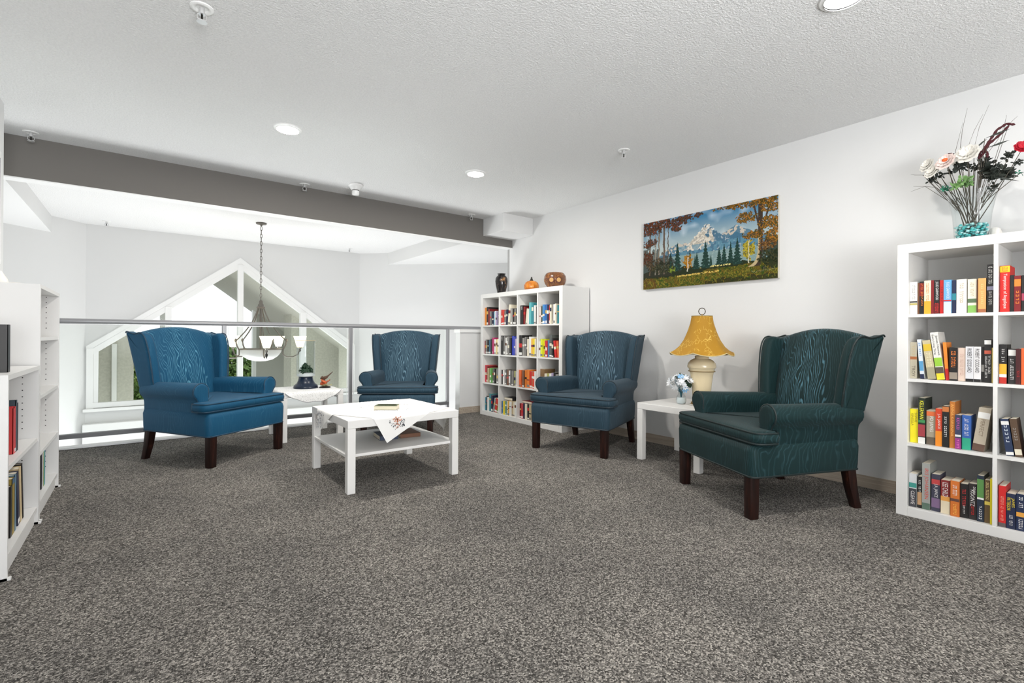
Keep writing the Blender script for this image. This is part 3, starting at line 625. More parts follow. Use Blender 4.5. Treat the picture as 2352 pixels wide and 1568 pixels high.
# --- near bookcase: entries (x_left, x_right, top_y, colour, bands, text, lean_deg) in picture measures of each shelf
A = (2050, 540, 4.354); Bz = (2050, 870, 4.126)
near = {
 (0, 0): (A, [
  (167, 240, 468, Wt, [(.28, .34, (.45, .38, .12)), (.36, .40, Bk)], [('CONVERSATIONS', Gy, .68, .45, .45)], 0),
  (243, 261, 478, Br, [], [], 0),
  (262, 312, 463, Bk, [(.55, .95, DR)], [('TESS GERRITSEN', Or, .6, .7, .5)], 0),
  (315, 384, 455, (.76, .68, .50), [(0, .38, (.85, .38, .03))], [('DANIELLE STEEL', Or, .65, .55, .42)], 0),
  (385, 413, 452, DR, [], [], 0),
  (415, 470, 450, Bk, [(.0, .3, (.12, .01, .01))], [('JULIE GARWOOD', Wt, .68, .55, .62), ('KILLJOY', Rd, .18, .3, .6)], 0),
  (472, 511, 450, Rd, [], [('SECRET', DR, .6, .5, .5)], 0),
  (512, 590, 447, (.13, .38, .68), [(0, .34, (.55, .68, .76)), (.36, .40, Rd)], [('JULIE GARWOOD', Wt, .68, .5, .5)], 0),
  (590, 634, 450, Nv, [(.4, .6, Tl)], [], 0),
  (636, 738, 440, (.76, .73, .66), [], [('THE RESCUE', Tn, .6, .6, .4)], 0),
  (745, 834, 437, (.74, .70, .58), [(0, .22, (.22, .45, .10)), (.30, .42, (.10, .16, .08))], [('NOT QUITE', Tn, .7, .42, .4)], 0),
  (836, 855, 440, Br, [], [], 0),
  (857, 935, 430, (.74, .36, .12), [(0, .1, (.35, .12, .05))], [('THE COTTAGE', (.85, .6, .25), .55, .6, .35)], 0),
  (942, 1010, 292, Bk, [(.46, .54, (.25, .24, .34))], [('ON THE SAME ROCK', Wt, .78, .38, .6), ('SEVENTH CHANCE', Wt, .30, .30, .5)], 0)]),
 (1, 0): (A, [
  (172, 240, 1068, (.44, .40, .30), [(.52, .60, (.35, .12, .04))], [('TROY', (.12, .10, .07), .2, .3, .55), ('SAGA', Tn, .78, .3, .45)], 0),
  (243, 285, 1042, (.66, .70, .74), [(.2, .45, (.10, .32, .55)), (0, .12, Nv)], [('IN BLUE', Bl, .75, .35, .45)], -4),
  (290, 372, 1050, (.55, .48, .30), [(.72, .9, (.66, .46, .04)), (0, .3, (.36, .33, .22))], [('CLAN OF THE VALLEY', (.85, .8, .6), .5, .35, .5)], -7),
  (376, 455, 970, (.72, .70, .66), [(.0, .13, (.80, .62, .03)), (.13, .26, (.10, .08, .06)), (.28, .46, (.30, .55, .05))], [('James Herriot', Bk, .72, .42, (.36, -.22)), ('Every Living Thing', Bk, .74, .42, (.30, .24))], -7),
  (470, 505, 1070, (.80, .24, .03), [(0, .3, Rd)], [], -4),
  (518, 598, 1120, Bk, [(.05, .25, (.3, .25, .2))], [('THE SHELTER', (.85, .22, .03), .65, .5, .6)], 0),
  (603, 680, 1125, (.70, .55, .46), [], [('The Lottery Winner', (.55, .35, .28), .5, .65, .45)], 0),
  (686, 764, 1112, (.66, .66, .68), [(0, .08, Bk)], [('ROBERT GODDARD', Bk, .6, .68, .55)], 0),
  (765, 838, 1114, (.70, .69, .69), [(0, .08, Bk)], [('ROBERT GODDARD', Bk, .6, .68, .55)], 0),
  (840, 872, 1118, Bk, [(.3, .5, Gy)], [], 0),
  (876, 946, 1040, Bk, [(.88, .98, Wt), (.66, .74, (.5, .1, .06))], [('HAMMOND INNES', Wt, .42, .42, (.34, -.22)), ('NORTHWEST PASSAGE', Wt, .36, .5, (.34, .24))], 0),
  (950, 984, 1015, (.05, .05, .06), [(.78, .95, (.2, .2, .2)), (0, .05, Rd)], [('NEVER HOME', Wt, .55, .4, .5)], 0),
  (986, 1007, 1125, (.62, .5, .16), [], [], 0)]),
 (2, 0): (Bz, [
  (160, 236, 285, (.85, .72, .02), [], [('SOPHIE', (.25, .2, .02), .75, .28, (.3, -.22)), ('KINSELLA', (.25, .2, .02), .68, .36, (.3, .22))], 0),
  (241, 308, 180, (.02, .03, .02), [(.46, .52, (.05, .25, .08)), (.0, .14, Wt), (.16, .42, (.35, .05, .06))], [('KELLERMAN', (.85, .85, .05), .74, .4, .55)], 0),
  (313, 402, 300, (.38, .33, .24), [(.84, .97, (.72, .16, .05)), (0, .22, (.14, .11, .08))], [('PD JAMES', Wt, .6, .45, .5)], 0),
  (404, 468, 280, (.62, .06, .02), [(0, .4, (.80, .26, .02))], [('J.A. JANCE', Wt, .66, .4, .5)], 0),
  (470, 534, 255, Bk, [(.86, .98, (.55, .18, .05))], [('Open Season', Wt, .5, .5, .4)], 0),
  (537, 590, 215, (.50, .17, .03), [], [('ANNA KARENINA', (.85, .45, .12), .6, .7, .5)], 0),
  (592, 650, 340, (.04, .05, .10), [(.0, .32, (.30, .04, .22)), (.36, .42, Wt)], [('MYSTERY', (.75, .12, .5), .75, .36, .5), ('ROSE', (.85, .2, .5), .16, .26, .45)], 0),
  (653, 738, 345, (.04, .12, .40), [(0, .34, (.03, .36, .22))], [('THE FIRST DAY', Wt, .66, .5, .5)], 0),
  (745, 862, 275, (.46, .40, .31), [(.0, .16, (.12, .07, .05)), (.76, .9, Wt)], [('PERFECT', (.2, .15, .1), .54, .4, .34)], 7),
  (886, 950, 365, Bk, [(.94, 1., (.8, .6, .05))], [('J.A. JANCE', Wt, .78, .35, .5), ('PAYMENT', Rd, .4, .3, .45)], 0)]),
 (3, 0): (Bz, [
  (158, 230, 895, (.60, .61, .62), [(0, .55, (.05, .05, .06)), (.58, .72, (.05, .28, .24))], [('CLEAVE', Wt, .28, .4, .5)], 0),
  (235, 277, 925, Bk, [(.1, .5, (.5, .3, .16))], [('THE LAND', Wt, .7, .4, .5)], 0),
  (280, 355, 800, (.33, .34, .32), [(0, .14, (.10, .16, .12))], [('IRIS JOHANSEN', (.65, .08, .05), .56, .66, .62)], 0),
  (366, 448, 905, (.05, .05, .08), [(.1, .35, (.22, .14, .25)), (.72, .86, (.5, .06, .06))], [('J.A. JANCE', Wt, .56, .36, .5)], 0),
  (457, 545, 960, (.22, .02, .02), [(0, .38, (.74, .64, .46)), (.38, .52, (.75, .35, .08))], [('LEE CHILD', Wt, .72, .42, .6)], 0),
  (552, 638, 965, (.62, .17, .03), [(.42, .5, (.12, .06, .05))], [('The Alibi', Wt, .74, .3, .5), ('DESIRES', (.85, .5, .1), .2, .3, .4)], 0),
  (641, 714, 995, Bk, [], [('THE SECRET', (.6, .04, .04), .6, .5, .5), ('LETHAL', Wt, .25, .25, .3)], 0),
  (717, 798, 995, (.025, .02, .02), [], [('DEAN', Wt, .82, .2, (.3, -.2)), ('KOONTZ', Wt, .6, .45, .5), ('DARKFALL', Rd, .28, .3, .4)], 0),
  (802, 868, 915, (.02, .03, .05), [(.52, .92, (.10, .25, .07)), (.48, .52, Wt)], [('ENCORE', Wt, .2, .3, .45)], 0),
  (871, 926, 960, (.14, .09, .04), [(.42, .5, (.75, .6, .12))], [('Love Regency', (.8, .65, .3), .75, .4, .5)], 0),
  (928, 950, 945, (.82, .70, .02), [], [], 0)]),
 (0, 1): (A, [
  (1070, 1172, 305, (.62, .02, .015), [(.86, .99, (.85, .55, .02))], [('Temptation of Angelique', Wt, .45, .75, .45), ('GOLON', Rd, .92, .10, .6)], 0),
  (1176, 1214, 400, Bk, [], [], 0), (1216, 1284, 405, (.20, .012, .012), [(.7, .9, (.75, .22, .03))], [('DAWN', (.7, .2, .03), .4, .4, .5)], 0),
  (1290, 1360, 400, Bk, [(.3, .5, (.4, .05, .1))], [], 0), (1363, 1430, 420, Nv, [], [], 0), (1433, 1500, 410, Cr, [], [], 0), (1503, 1580, 430, DR, [], [], 0), (1583, 1660, 415, Gy, [], [], 0), (1663, 1740, 420, Tl, [], [], 0)]),
 (1, 1): (A, [
  (1070, 1145, 1092, Bk, [(.24, .5, (.80, .42, .03)), (.16, .24, Wt), (0, .16, (.5, .03, .02))], [('THE BEE', Wt, .72, .35, .4)], 0),
  (1155, 1232, 1135, (.03, .028, .028), [(.80, .97, Wt)], [('THE BELIEVERS', Wt, .42, .6, .5)], 0), (1236, 1286, 1135, (.06, .01, .012), [], [('HIGH', Rd, .3, .2, .5)], 0),
  (1290, 1350, 1130, (.75, .12, .03), [], [], 0), (1353, 1420, 1140, Cr, [], [], 0), (1423, 1500, 1110, Bl, [], [], 0), (1503, 1590, 1130, Bk, [], [], 0), (1593, 1680, 1125, Go, [], [], 0)]),
 (2, 1): (Bz, [
  (1075, 1152, 385, (.02, .035, .085), [(.84, .94, Wt), (.02, .10, Wt)], [('DEATH', (.6, .65, .7), .6, .5, .45)], -7),
  (1160, 1230, 385, (.10, .06, .035), [(.05, .2, Cr)], [('CHILD', Gy, .6, .35, .45)], -7),
  (1250, 1330, 400, DR, [], [], 0), (1333, 1420, 380, Cr, [], [], 0), (1423, 1500, 400, Bk, [], [], 0), (1503, 1600, 390, Gn, [], [], 0)]),
 (3, 1): (Bz, [
  (1008, 1078, 1010, (.60, .02, .02), [(0, .1, (.12, .1, .1))], [('Flowers in the Night', (.8, .4, .3), .45, .6, .4)], 0),
  (1082, 1172, 1085, (.012, .022, .06), [], [('JAMES', Ye, .75, .26, (.4, -.2)), ('PATTERSON', Ye, .7, .36, (.4, .25)), ('THE LAKE', Wt, .25, .3, .4)], 0),
  (1176, 1262, 1090, (.015, .025, .07), [(.38, .5, (.75, .35, .06))], [('MALICE', Wt, .2, .3, .5), ('AN ACT', Wt, .78, .3, .5)], 0),
  (1266, 1340, 1100, Bk, [], [], 0), (1343, 1420, 1090, Rd, [], [], 0), (1423, 1500, 1100, Wt, [], [], 0), (1503, 1580, 1120, Nv, [], [], 0)]),
}
XS = 3.372
for (row, col), ((ox, oy, sc), L) in near.items():
    z0 = cell_z(row) + .001; yhi = .864 - .05 - col * (.335 + .0163); ylo = yhi - .335; cur = yhi - .001
    for i, (a, b, top, colr, bands, text, lean) in enumerate(L):
        ya = gx(ox + a / sc, oy + 1000 / sc, XS)[1]; yb = gx(ox + b / sc, oy + 1000 / sc, XS)[1]
        th = max(.006, (ya - yb) * .985); ztop = gx(ox + (a + b) / 2 / sc, oy + top / sc, XS)[2]; h = min(.325, max(.12, ztop - z0))
        ext = abs(math.sin(math.radians(lean))) * h
        sl = abs(math.sin(math.radians(lean))); cl = math.cos(math.radians(lean)); plean = L[i - 1][6] if i else 0
        if plean > 0 and lean <= 0: cur -= ph * math.sin(math.radians(plean))
        elif lean < 0 and lean < plean: cur -= h * abs(math.sin(math.radians(lean - min(plean, 0))))
        half = th / 2 / cl if lean else th / 2
        if lean: half += th * sl * .5
        yc = min((ya + yb) / 2, cur - half); ph = h
        if yc - half < ylo + .001: continue
        cur = yc - half - .0006
        desc = cname(colr) + (' lettered' if text else ' plain') + ' paperback'
        lab = '%s, %s from railing end, %s row, %s column, vase-topped bookcase' % (desc, ORD[i], ORD[row], ORD[col])
        lr = math.radians(lean)
        # lean pivots on the lower edge that touches the shelf
        zz = z0 + (th / 2) * abs(math.sin(lr))
        book(XS + rnd.uniform(-.008, .010) + (.012 if top > 1000 and row == 0 else 0), yc - (0 if lean <= 0 else math.sin(lr) * 0), zz, th, h, rnd.uniform(.105, .118) if h < .2 else .135, colr, lab, 'paperbacks in the vase-topped bookcase', bands, lr if lean else 0, text)
for col in (2, 3):
    for row in range(4):
        r_ = random.Random(col * 7 + row); z0 = cell_z(row) + .001; cur = .864 - .05 - col * (.335 + .0163) - .002
        for i in range(6):
            th = r_.uniform(.024, .036); c = r_.choice([Wt, Bk, Rd, Or, Cr, Nv, Bl, Tl, Gn, Tn, Br, DR]); h = r_.uniform(.165, .20)
            book(XS + r_.uniform(-.008, .01), cur - th / 2, z0, th, h, .11, c, '%s plain paperback, %s from railing end, %s row, %s column, vase-topped bookcase' % (cname(c), ORD[i], ORD[row], ORD[col]), 'paperbacks in the vase-topped bookcase', [(.5, .62, Wt if sum(c) < .9 else Bk)])
            cur -= th + .0006
# --- far bookcase: (colour, width weight, height, lean)
BW = (.20, .19, .18)
far = {
 (0, 0): [((.75, .25, .03), 1.1, .22, 0), (Bk, 1.2, .225, 0), (DR, 1, .20, 0), (BW, .9, .17, 0), (Nv, .8, .165, 0), ((.25, .48, .62), .8, .165, 0), (Wt, .8, .17, 0), (Lv, .8, .165, 0), (Br, .8, .17, 0)],
 (0, 1): [(Rd, .9, .18, 0), ((.62, .05, .03), .8, .175, 0), (BW, .9, .17, 0), (Nv, .8, .18, 0), (Cr, 1.3, .235, 6), (Gy, 1., .19, 0), (Bk, .9, .185, 0), (BW, .8, .18, 0), (Bk, .9, .19, 0)],
 (0, 2): [(Bk, 1.5, .215, 0), (DR, .9, .20, 0), (Cr, .9, .175, 8), (Wt, .8, .17, 8), ((.10, .40, .42), 1.1, .24, 0), (Tl, .9, .23, 0), (Wt, .9, .205, 0), (Bk, .9, .19, 0)],
 (0, 3): [((.70, .60, .55), .8, .18, 0), ((.06, .08, .05), .8, .19, 0), (Bl, 1., .205, 0), ((.05, .16, .45), .9, .205, 0), (Nv, .9, .20, 0), (Rd, .8, .195, 0), (Cr, .8, .20, 0), ((.06, .06, .05), .8, .195, 0), (Wt, .8, .20, 0), (Cr, .6, .205, 0), (Tl, 1., .19, 0)],
 (1, 0): [(DR, .8, .16, 0), (BW, .8, .175, 0), (Bk, .8, .17, 0), ((.04, .12, .2), .9, .17, 0), (Bk, .8, .18, 0), (Pk, 1.2, .20, 0), ((.42, .03, .12), .9, .19, 0), (Wt, .8, .18, 0), ((.72, .58, .25), .9, .18, 0), (Cr, .7, .185, 0)],
 (1, 1): [(Bk, 1.1, .225, 0), (BW, .9, .22, 0), (Wt, .9, .20, 0), (Gy, .9, .21, 0), (BW, .9, .215, 0), (Bk, .8, .20, 0), ((.04, .06, .42), 1.1, .22, 0), ((.03, .05, .36), .8, .21, 0), (Lv, .8, .19, 0)],
 (1, 2): [(Bk, 1.4, .23, 0), (Gy, .9, .20, 0), (BW, .9, .21, 0), (Bk, .8, .20, 0), (Cr, .9, .19, 0), (Wt, 1.1, .215, 0), ((.78, .45, .05), .9, .195, 0), (Ye, .8, .19, 0), (Cr, .7, .19, 0)],
 (1, 3): [(Wt, .7, .165, 0), ((.68, .74, .03), 1., .19, 0), (Ye, .7, .18, 0), ((.22, .06, .2), .8, .175, 0), (Rd, .8, .17, 0), ((.06, .2, .4), .8, .18, 0), ((.10, .11, .10), 1.3, .235, 0), (Bk, .8, .2, 0), (Rd, 1., .175, -8), ((.7, .14, .05), .9, .17, -8)],
 (2, 0): [((.6, .03, .05), 1., .21, 0), (DR, .8, .20, 0), (Tn, .8, .175, 0), (Bk, .8, .17, 0), ((.12, .36, .08), .9, .18, 0), (BW, .8, .17, 0), (Wt, .7, .175, 0), (Bk, .8, .18, 0), (Gy, .8, .175, 0), (BW, .8, .18, 0)],
 (2, 1): [(Bk, .8, .17, 0), (Wt, .7, .17, 0), (BW, .8, .175, 0), (Bk, .8, .18, 0), (Br, .8, .175, 0), (Wt, .7, .17, 0), (Bk, .9, .18, 0), (BW, .8, .17, 0), ((.5, .5, .2), .8, .17, 0), (Gy, .8, .165, 0)],
 (2, 2): [((.75, .14, .03), 1., .19, 0), (Cr, .7, .18, 0), (Br, .9, .19, 0), ((.7, .2, .03), .8, .195, 0), (Or, 1.1, .20, 0), (Rd, .9, .185, 0), ((.45, .12, .04), .8, .18, 0), ((.7, .06, .03), .9, .18, 0), (Wt, .8, .19, 0)],
 (2, 3): [((.22, .13, .06), 1.6, .22, 0), (Cr, .9, .175, 0), ((.38, .36, .1), 1., .18, 0), (Wt, .8, .18, 0), (Lv, .9, .19, 0), (Bk, .8, .2, 0), (Gy, .8, .18, 0)],
 (3, 0): [((.05, .25, .34), .8, .16, 0), (Bk, .8, .18, 0), (Wt, .7, .17, 0), ((.04, .22, .25), 1.3, .215, 0), (Nv, .8, .20, 0), (Gy, .8, .17, 12), ((.62, .03, .02), 1.2, .17, 12), ((.20, .42, .08), .8, .12, 12)],
 (3, 1): [(Nv, .8, .15, 0), (Bl, .8, .155, 0), (Ye, .8, .16, 0), ((.12, .3, .28), .8, .16, 0), (Cr, .9, .165, 0), ((.65, .36, .05), .9, .17, 0), (Wt, .9, .165, 0), (Tn, .8, .17, 0), (Cr, .9, .165, 0), (Wt, .8, .17, 0)],
 (3, 2): [(DR, 1., .165, 0), ((.5, .05, .06), .8, .17, 0), (Nv, .9, .175, 0), (Cr, .9, .17, 0), (Bk, .8, .175, 0), (Tn, .9, .17, 0), (Cr, .8, .165, 0), (DR, 1.1, .17, 0)],
 (3, 3): [(Wt, 1., .17, 0), ((.72, .66, .04), 1.2, .19, 0), (Gn, .9, .17, 0), (Bk, 1., .18, 0)],
}
XF = 3.376 + .03
for (row, col), L in far.items():
    z0 = cell_z(row) + .001; yhi = 5.095 - .05 - col * (.335 + .0163) - .004; tot = sum(q[1] for q in L); W = .300 if (row, col) != (3, 3) else .16
    extra = 0
    for i, q in enumerate(L):
        pl = L[i - 1][3] if i else 0
        if q[3] != pl: extra += math.sin(math.radians(abs(q[3] - pl))) * (L[i - 1][2] if pl > 0 else q[2]) if (pl > 0 or q[3] < 0) else 0
    if L[-1][3] > 0: extra += math.sin(math.radians(L[-1][3])) * L[-1][2]
    k = (W - extra - .004) / tot; cur = yhi
    for i, (c, wt, h, lean) in enumerate(L):
        th = wt * k; lr = math.radians(lean); pl = L[i - 1][3] if i else 0
        if pl > 0 and lean <= 0: cur -= L[i - 1][2] * math.sin(math.radians(pl))
        elif lean < 0 and lean < pl: cur -= h * abs(math.sin(lr))
        half = th / 2 / math.cos(lr) + (th * abs(math.sin(lr)) * .5 if lean else 0)
        yc = cur - half; cur -= 2 * half + .0005
        bands = []; r = random.Random(row * 100 + col * 10 + i); lum = sum(c) / 3
        if r.random() < .6:
            a = r.uniform(.35, .65); bands.append((a, a + r.uniform(.05, .2), (r.choice([Wt, Cr, Go, Rd]) if lum < .3 else r.choice([Bk, DR, Nv, Br]))))
        if r.random() < .5: bands.append((.04, .04 + r.uniform(.05, .14), (Wt if lum < .3 else BW)))
        lab = '%s %s, %s from railing end, %s row, %s column, pumpkin-topped bookcase' % (cname(c), 'leaning book' if lean else 'book', ORD[i], ORD[row], ORD[col])
        txt = [('CAROL', Wt, .86, .2, .45)] if (row, col, i) == (0, 2, 0) else [('MARY', Wt, .85, .22, .5)] if (row, col, i) == (1, 1, 0) else ()
        book(XF + r.uniform(-.012, .012), yc, z0 + th / 2 * abs(math.sin(lr)), th, h, .12 if h < .2 else .15, c, lab, 'books in the pumpkin-topped bookcase', bands if not txt else [], lr, txt)
def flat_book(loc, L, W, T, col, rz, label, group=None, cover=()):
    m = MB(); m.box(0, L, 0, W, 0, .0015); m.box(0, L, 0, W, T - .0015, T); m.box(0, L, 0, .0015, 0, T); o = m.build('book', cmat(col), None, loc, (0, 0, rz)); tag(o, label, 'book', group)
    MB().box(.002, L - .002, .0015, W - .002, .0015, T - .0015).build('page_block', pagem, o)
    for x0, x1, y0, y1, c in cover: MB().box(x0 * L, x1 * L, y0 * W, y1 * W, T, T + .0006).build('cover_print', cmat(c), o)
    return o
yc1 = 5.095 - .05 - .3513
flat_book((XF + .02, yc1 - .20, cell_z(3) + .173), .12, .16, .03, (.02, .02, .022), 0, 'black book lying flat on the bottom row second column books', None)
flat_book((XF + .02, yc1 - .3513 - .20, cell_z(3) + .177), .12, .17, .02, (.25, .03, .04), 0, 'maroon book lying flat on the bottom row third column books', None)

# low shelf units on the left wall
def billy(label, y0, y1, h, shelves, x0=-.69, x1=-.415):
    t = thing('shelf_unit', label, 'shelf', (x0, y0, 0)); D = x1 - x0; W = y1 - y0
    for a, b in ((0, .018), (W - .018, W)):
        p = MB().box(0, D, a, b, 0, h).build('side_panel', lamg, t)
        f = MB().box(.0, D + .010, a, b, 0, .010).build('foot', lamg, t)
    MB().box(0, D, .018, W - .018, h - .02, h).build('top_panel', lamg, t); MB().box(.0, .006, .018, W - .018, .03, h - .02).build('back_panel', lamg, t)
    MB().box(D - .03, D - .015, .018, W - .018, 0, .065).build('plinth', lamg, t)
    for z in shelves: MB().box(.006, D - .004, .018, W - .018, z - .018, z).build('shelf', lamg, t)
    hole = M('peg_hole', (.02, .02, .02), .8)
    m = MB()
    for a in (.0182, W - .0184):
        for i in range(int(h / .032) - 4):
            z = .14 + i * .032
            if any(abs(z - s) < .03 for s in shelves): continue
            m.lathe([(.0028, 0), (.0028, .0004)], 8)
            for q in range(16): v = m.v[-16 + q]; m.v[-16 + q] = (D - .06 + v[0], a + v[2] * (1 if a < .1 else -1), z + v[1])
    m.build('peg_holes', hole, t)
    return t
billy('low white shelf unit with olive and navy books on bottom shelf', 2.715, 3.455, .806, [.44, .089])
billy('tall white shelf unit at the end of left wall', 3.468, 4.208, 1.224, [.95, .646, .349, .091])
def lbook(y, z, th, h, d, col, label, lean=0, bands=(), x=-.445, hard=True):
    # spine faces +x : rotate half a turn
    return book(x, y, z + th / 2 * abs(math.sin(lean)), th, h, d, col, label, 'books on the low shelf units', bands, lean, (), PI, hard)
zb = .09
lbook(2.985, zb, .03, .22, .16, (.03, .025, .02), 'black book beside olive hardback on bottom shelf of low unit')
lbook(3.03, zb, .045, .245, .17, (.30, .21, .03), 'olive yellow hardback on bottom shelf of low unit', 0, [(.9, 1., (.05, .12, .22))])
lbook(3.075, zb, .03, .25, .17, (.12, .22, .30), 'blue grey hardback behind olive book on low unit')
lbook(3.155, zb, .038, .25, .17, (.02, .025, .06), 'navy hardback leaning on bottom shelf of low unit', -math.radians(9), [(.04, .12, Wt)])
lbook(3.212, zb, .04, .26, .17, (.62, .48, .28), 'tan thick book leaning on bottom shelf of low unit', -math.radians(9))
lbook(3.262, zb, .018, .27, .18, (.02, .015, .015), 'thin black book leaning at end of low unit bottom shelf', -math.radians(9))
for i, (y, th, h, c, lb) in enumerate([(3.03, .022, .20, (.55, .02, .02), 'red hardback first of pair on middle shelf of low unit'), (3.056, .024, .205, (.60, .02, .025), 'bright red hardback with white foot label on middle shelf of low unit'), (3.086, .026, .23, (.02, .04, .06), 'dark teal book beside red hardbacks on low unit'), (3.114, .02, .215, (.015, .015, .02), 'slim black book at end of low unit middle shelf')]):
    lbook(y, .441, th, h, .16, c, lb, 0, [(.03, .1, Wt)] if i == 1 else ())
lbook(2.925, .807, .04, .20, .15, (.012, .012, .014), 'black book standing on top of the low shelf unit')
for y, th, h, c, lb in [(3.80, .03, .19, (.05, .05, .06), 'black book in tall shelf unit bottom compartment'), (3.835, .035, .20, (.74, .73, .70), 'white book in tall shelf unit bottom compartment'), (3.872, .02, .20, (.25, .42, .05), 'green and yellow book in tall shelf unit bottom compartment'), (3.90, .03, .21, (.02, .28, .42), 'turquoise book at end of tall shelf unit bottom compartment')]:
    lbook(y, .092, th, h, .17, c, lb)
lbook(3.60, .647, .03, .2, .16, (.03, .22, .22), 'teal book inside tall shelf unit')
# white shell ornament on tall unit
t = thing('shell_ornament', 'white pointed shell ornament on the tall shelf unit', 'ornament', (-.60, 3.72, 1.2245))
MB().lathe([(.030, 0), (.034, .012), (.028, .035), (.016, .058), (.004, .078)], 16).build('spire', M('shell_white', (.78, .76, .72), .3), t, smooth=50)
MB().sphere((.045, .03, .012), .03, 12, 8, (1.6, 1, .4)).build('lip', M('shell_white'), t, smooth=60)

# ================================================================ painting
def painting():
    NX, NZ = 420, 210; r = np.random.RandomState(3); img = np.zeros((NZ, NX, 3))
    U, V = np.meshgrid(np.linspace(0, 1, NX), np.linspace(0, 1, NZ))            # u from railing end, v up
    def sm(n, it=6):
        a = r.rand(NZ // n + 3, NX // n + 3); yi = np.linspace(0, a.shape[0] - 1.001, NZ); xi = np.linspace(0, a.shape[1] - 1.001, NX)
        y0 = yi.astype(int); x0 = xi.astype(int); fy = (yi - y0)[:, None]; fx = (xi - x0)[None, :]
        return (a[y0][:, x0] * (1 - fy) * (1 - fx) + a[y0 + 1][:, x0] * fy * (1 - fx) + a[y0][:, x0 + 1] * (1 - fy) * fx + a[y0 + 1][:, x0 + 1] * fy * fx)
    n8, n4, n2, n16 = sm(8), sm(4), sm(2), sm(20)
    def put(mask, col, a=1.): img[mask] = img[mask] * (1 - a) + np.array(col) * a
    sky = np.array([.045, .19, .34]); low = np.array([.50, .56, .52]); t = np.clip((V - .45) / .5, 0, 1)[..., None]
    img[:] = low * (1 - t) + sky * t; img[:] += (np.clip(n16 - .45, 0, 1) * np.clip((V - .5) * 3, 0, 1))[..., None] * np.array([.55, .5, .45])
    # far ranges
    mt = lambda pk: np.max([ph - np.abs(U - pu) * s for pu, ph, s in pk], axis=0)
    R1 = mt([(.735, .735, 1.1), (.66, .66, .9), (.82, .62, .6), (.30, .62, .9), (.36, .60, .8)]) + (n8 - .5) * .04
    put(V < R1, (.10, .19, .26)); put((V < R1) & (n4 * .5 + n8 * .5 > .54) & (U < .80), (.52, .46, .38)); put((V < R1 - .09), (.06, .15, .23))
    R2 = mt([(.53, .83, 1.9), (.50, .76, 1.5), (.57, .73, 1.3), (.44, .60, .6), (.62, .60, .7)]) + (n4 - .5) * .05
    inm = V < R2; put(inm, (.075, .16, .235)); rg = .53 + (n8 - .5) * .10 + (.83 - V) * .12
    put(inm & (U < rg) & (V > .50), (.46, .42, .35)); put(inm & (U < rg) & (V > .48) & (n4 > .5), (.66, .61, .52)); put(inm & (U >= rg) & (n4 > .66), (.30, .36, .40)); put(inm & (V > .72) & (n2 * .5 + n4 * .5 > .5), (.70, .68, .62)); put(inm & (n2 > .80), (.05, .10, .16), .7)
    put((V < .56) & (V > .40) & (U > .30) & (U < .9) & (n8 > .42), (.11, .25, .33), .75); put((V < .44) & (V > .22), (.26, .36, .33), .7)
    # ground
    put(V < .26 + (n16 - .5) * .08, (.022, .030, .014)); g = V < .15 + .08 * U * (U > .5) + (n8 - .5) * .03; put(g, (.075, .075, .012)); put(g & (n2 > .6), (.19, .16, .02)); put(g & (n4 > .66), (.035, .065, .010)); put(g & (n8 > .6), (.12, .07, .012), .6)
    put((V < .16) & (U < .16 + (n8 - .5) * .2) & (n4 > .4), (.10, .045, .015), .7); put((np.abs(V - .155 - .05 * (U - .5)) < .012) & (U > .30) & (U < .62) & (n2 > .35), (.60, .42, .10)); put((np.abs(V - .235) < .012) & (U > .45) & (U < .72) & (n2 > .45), (.70, .60, .22)); put((V < .05 + (n8 - .5) * .08) & (U > .55 + (n16 - .5) * .4), (.02, .025, .012), .8)
    def conifer(u, b, h, wd, col):
        d = (V - b) / h; m = (d > 0) & (d < 1) & (np.abs(U - u) < wd * (1 - d) * (.55 + .45 * np.abs(np.sin(d * 26))) * (.75 + .5 * n2)); put(m, col); put(m & (n2 > .72), tuple(c * 2.2 for c in col))
    for u, b, h, wd in [(.30, .22, .42, .04), (.24, .24, .26, .045), (.52, .22, .38, .042), (.455, .22, .24, .026), (.44, .22, .2, .02), (.62, .24, .24, .028), (.655, .24, .28, .028), (.70, .24, .30, .026), (.745, .22, .36, .036), (.40, .3, .22, .016), (.56, .24, .16, .015)]:
        conifer(u, b, h, wd, (.016, .040, .032))
    put((V > .17) & (V < .62 + (n8 - .5) * .25 - U * .9) & (U < .26 + (n8 - .5) * .2), (.030, .030, .022), .8); put((U > .92 + (n8 - .5) * .12) & (V < .52 + (n8 - .5) * .2) & (V > .12), (.02, .028, .014), .9)
    def blob(u, v, ru, rv, cols, den=.5):
        m = ((U - u) / ru) ** 2 + ((V - v) / rv) ** 2 < (.15 + 1.1 * n8 + 1.0 * (n4 - .5) + .7 * (n2 - .5)); 
        put(m & (n4 > .30), tuple(q * .5 for q in cols[0]), .9)
        for c in cols: put(m & (np.roll(n2, r.randint(50), 1) > den), c)
    blob(.385, .33, .045, .11, [(.22, .11, .015), (.42, .20, .02), (.34, .15, .015)]); blob(.82, .38, .045, .13, [(.20, .17, .02), (.40, .32, .03)]); blob(.25, .26, .035, .06, [(.10, .16, .02), (.20, .26, .03)])
    for u, v0, v1, wd, c in [(.14, .2, .95, .006, (.20, .16, .12)), (.185, .2, .9, .008, (.12, .09, .07)), (.06, .2, .9, .006, (.12, .08, .05)), (.11, .2, .8, .005, (.24, .22, .18)), (.22, .3, .9, .004, (.10, .08, .06)), (.384, .2, .4, .004, (.6, .55, .45)), (.82, .22, .5, .003, (.6, .55, .4))]:
        put((np.abs(U - u - .01 * (n8 - .5)) < wd) & (V > v0) & (V < v1), c)
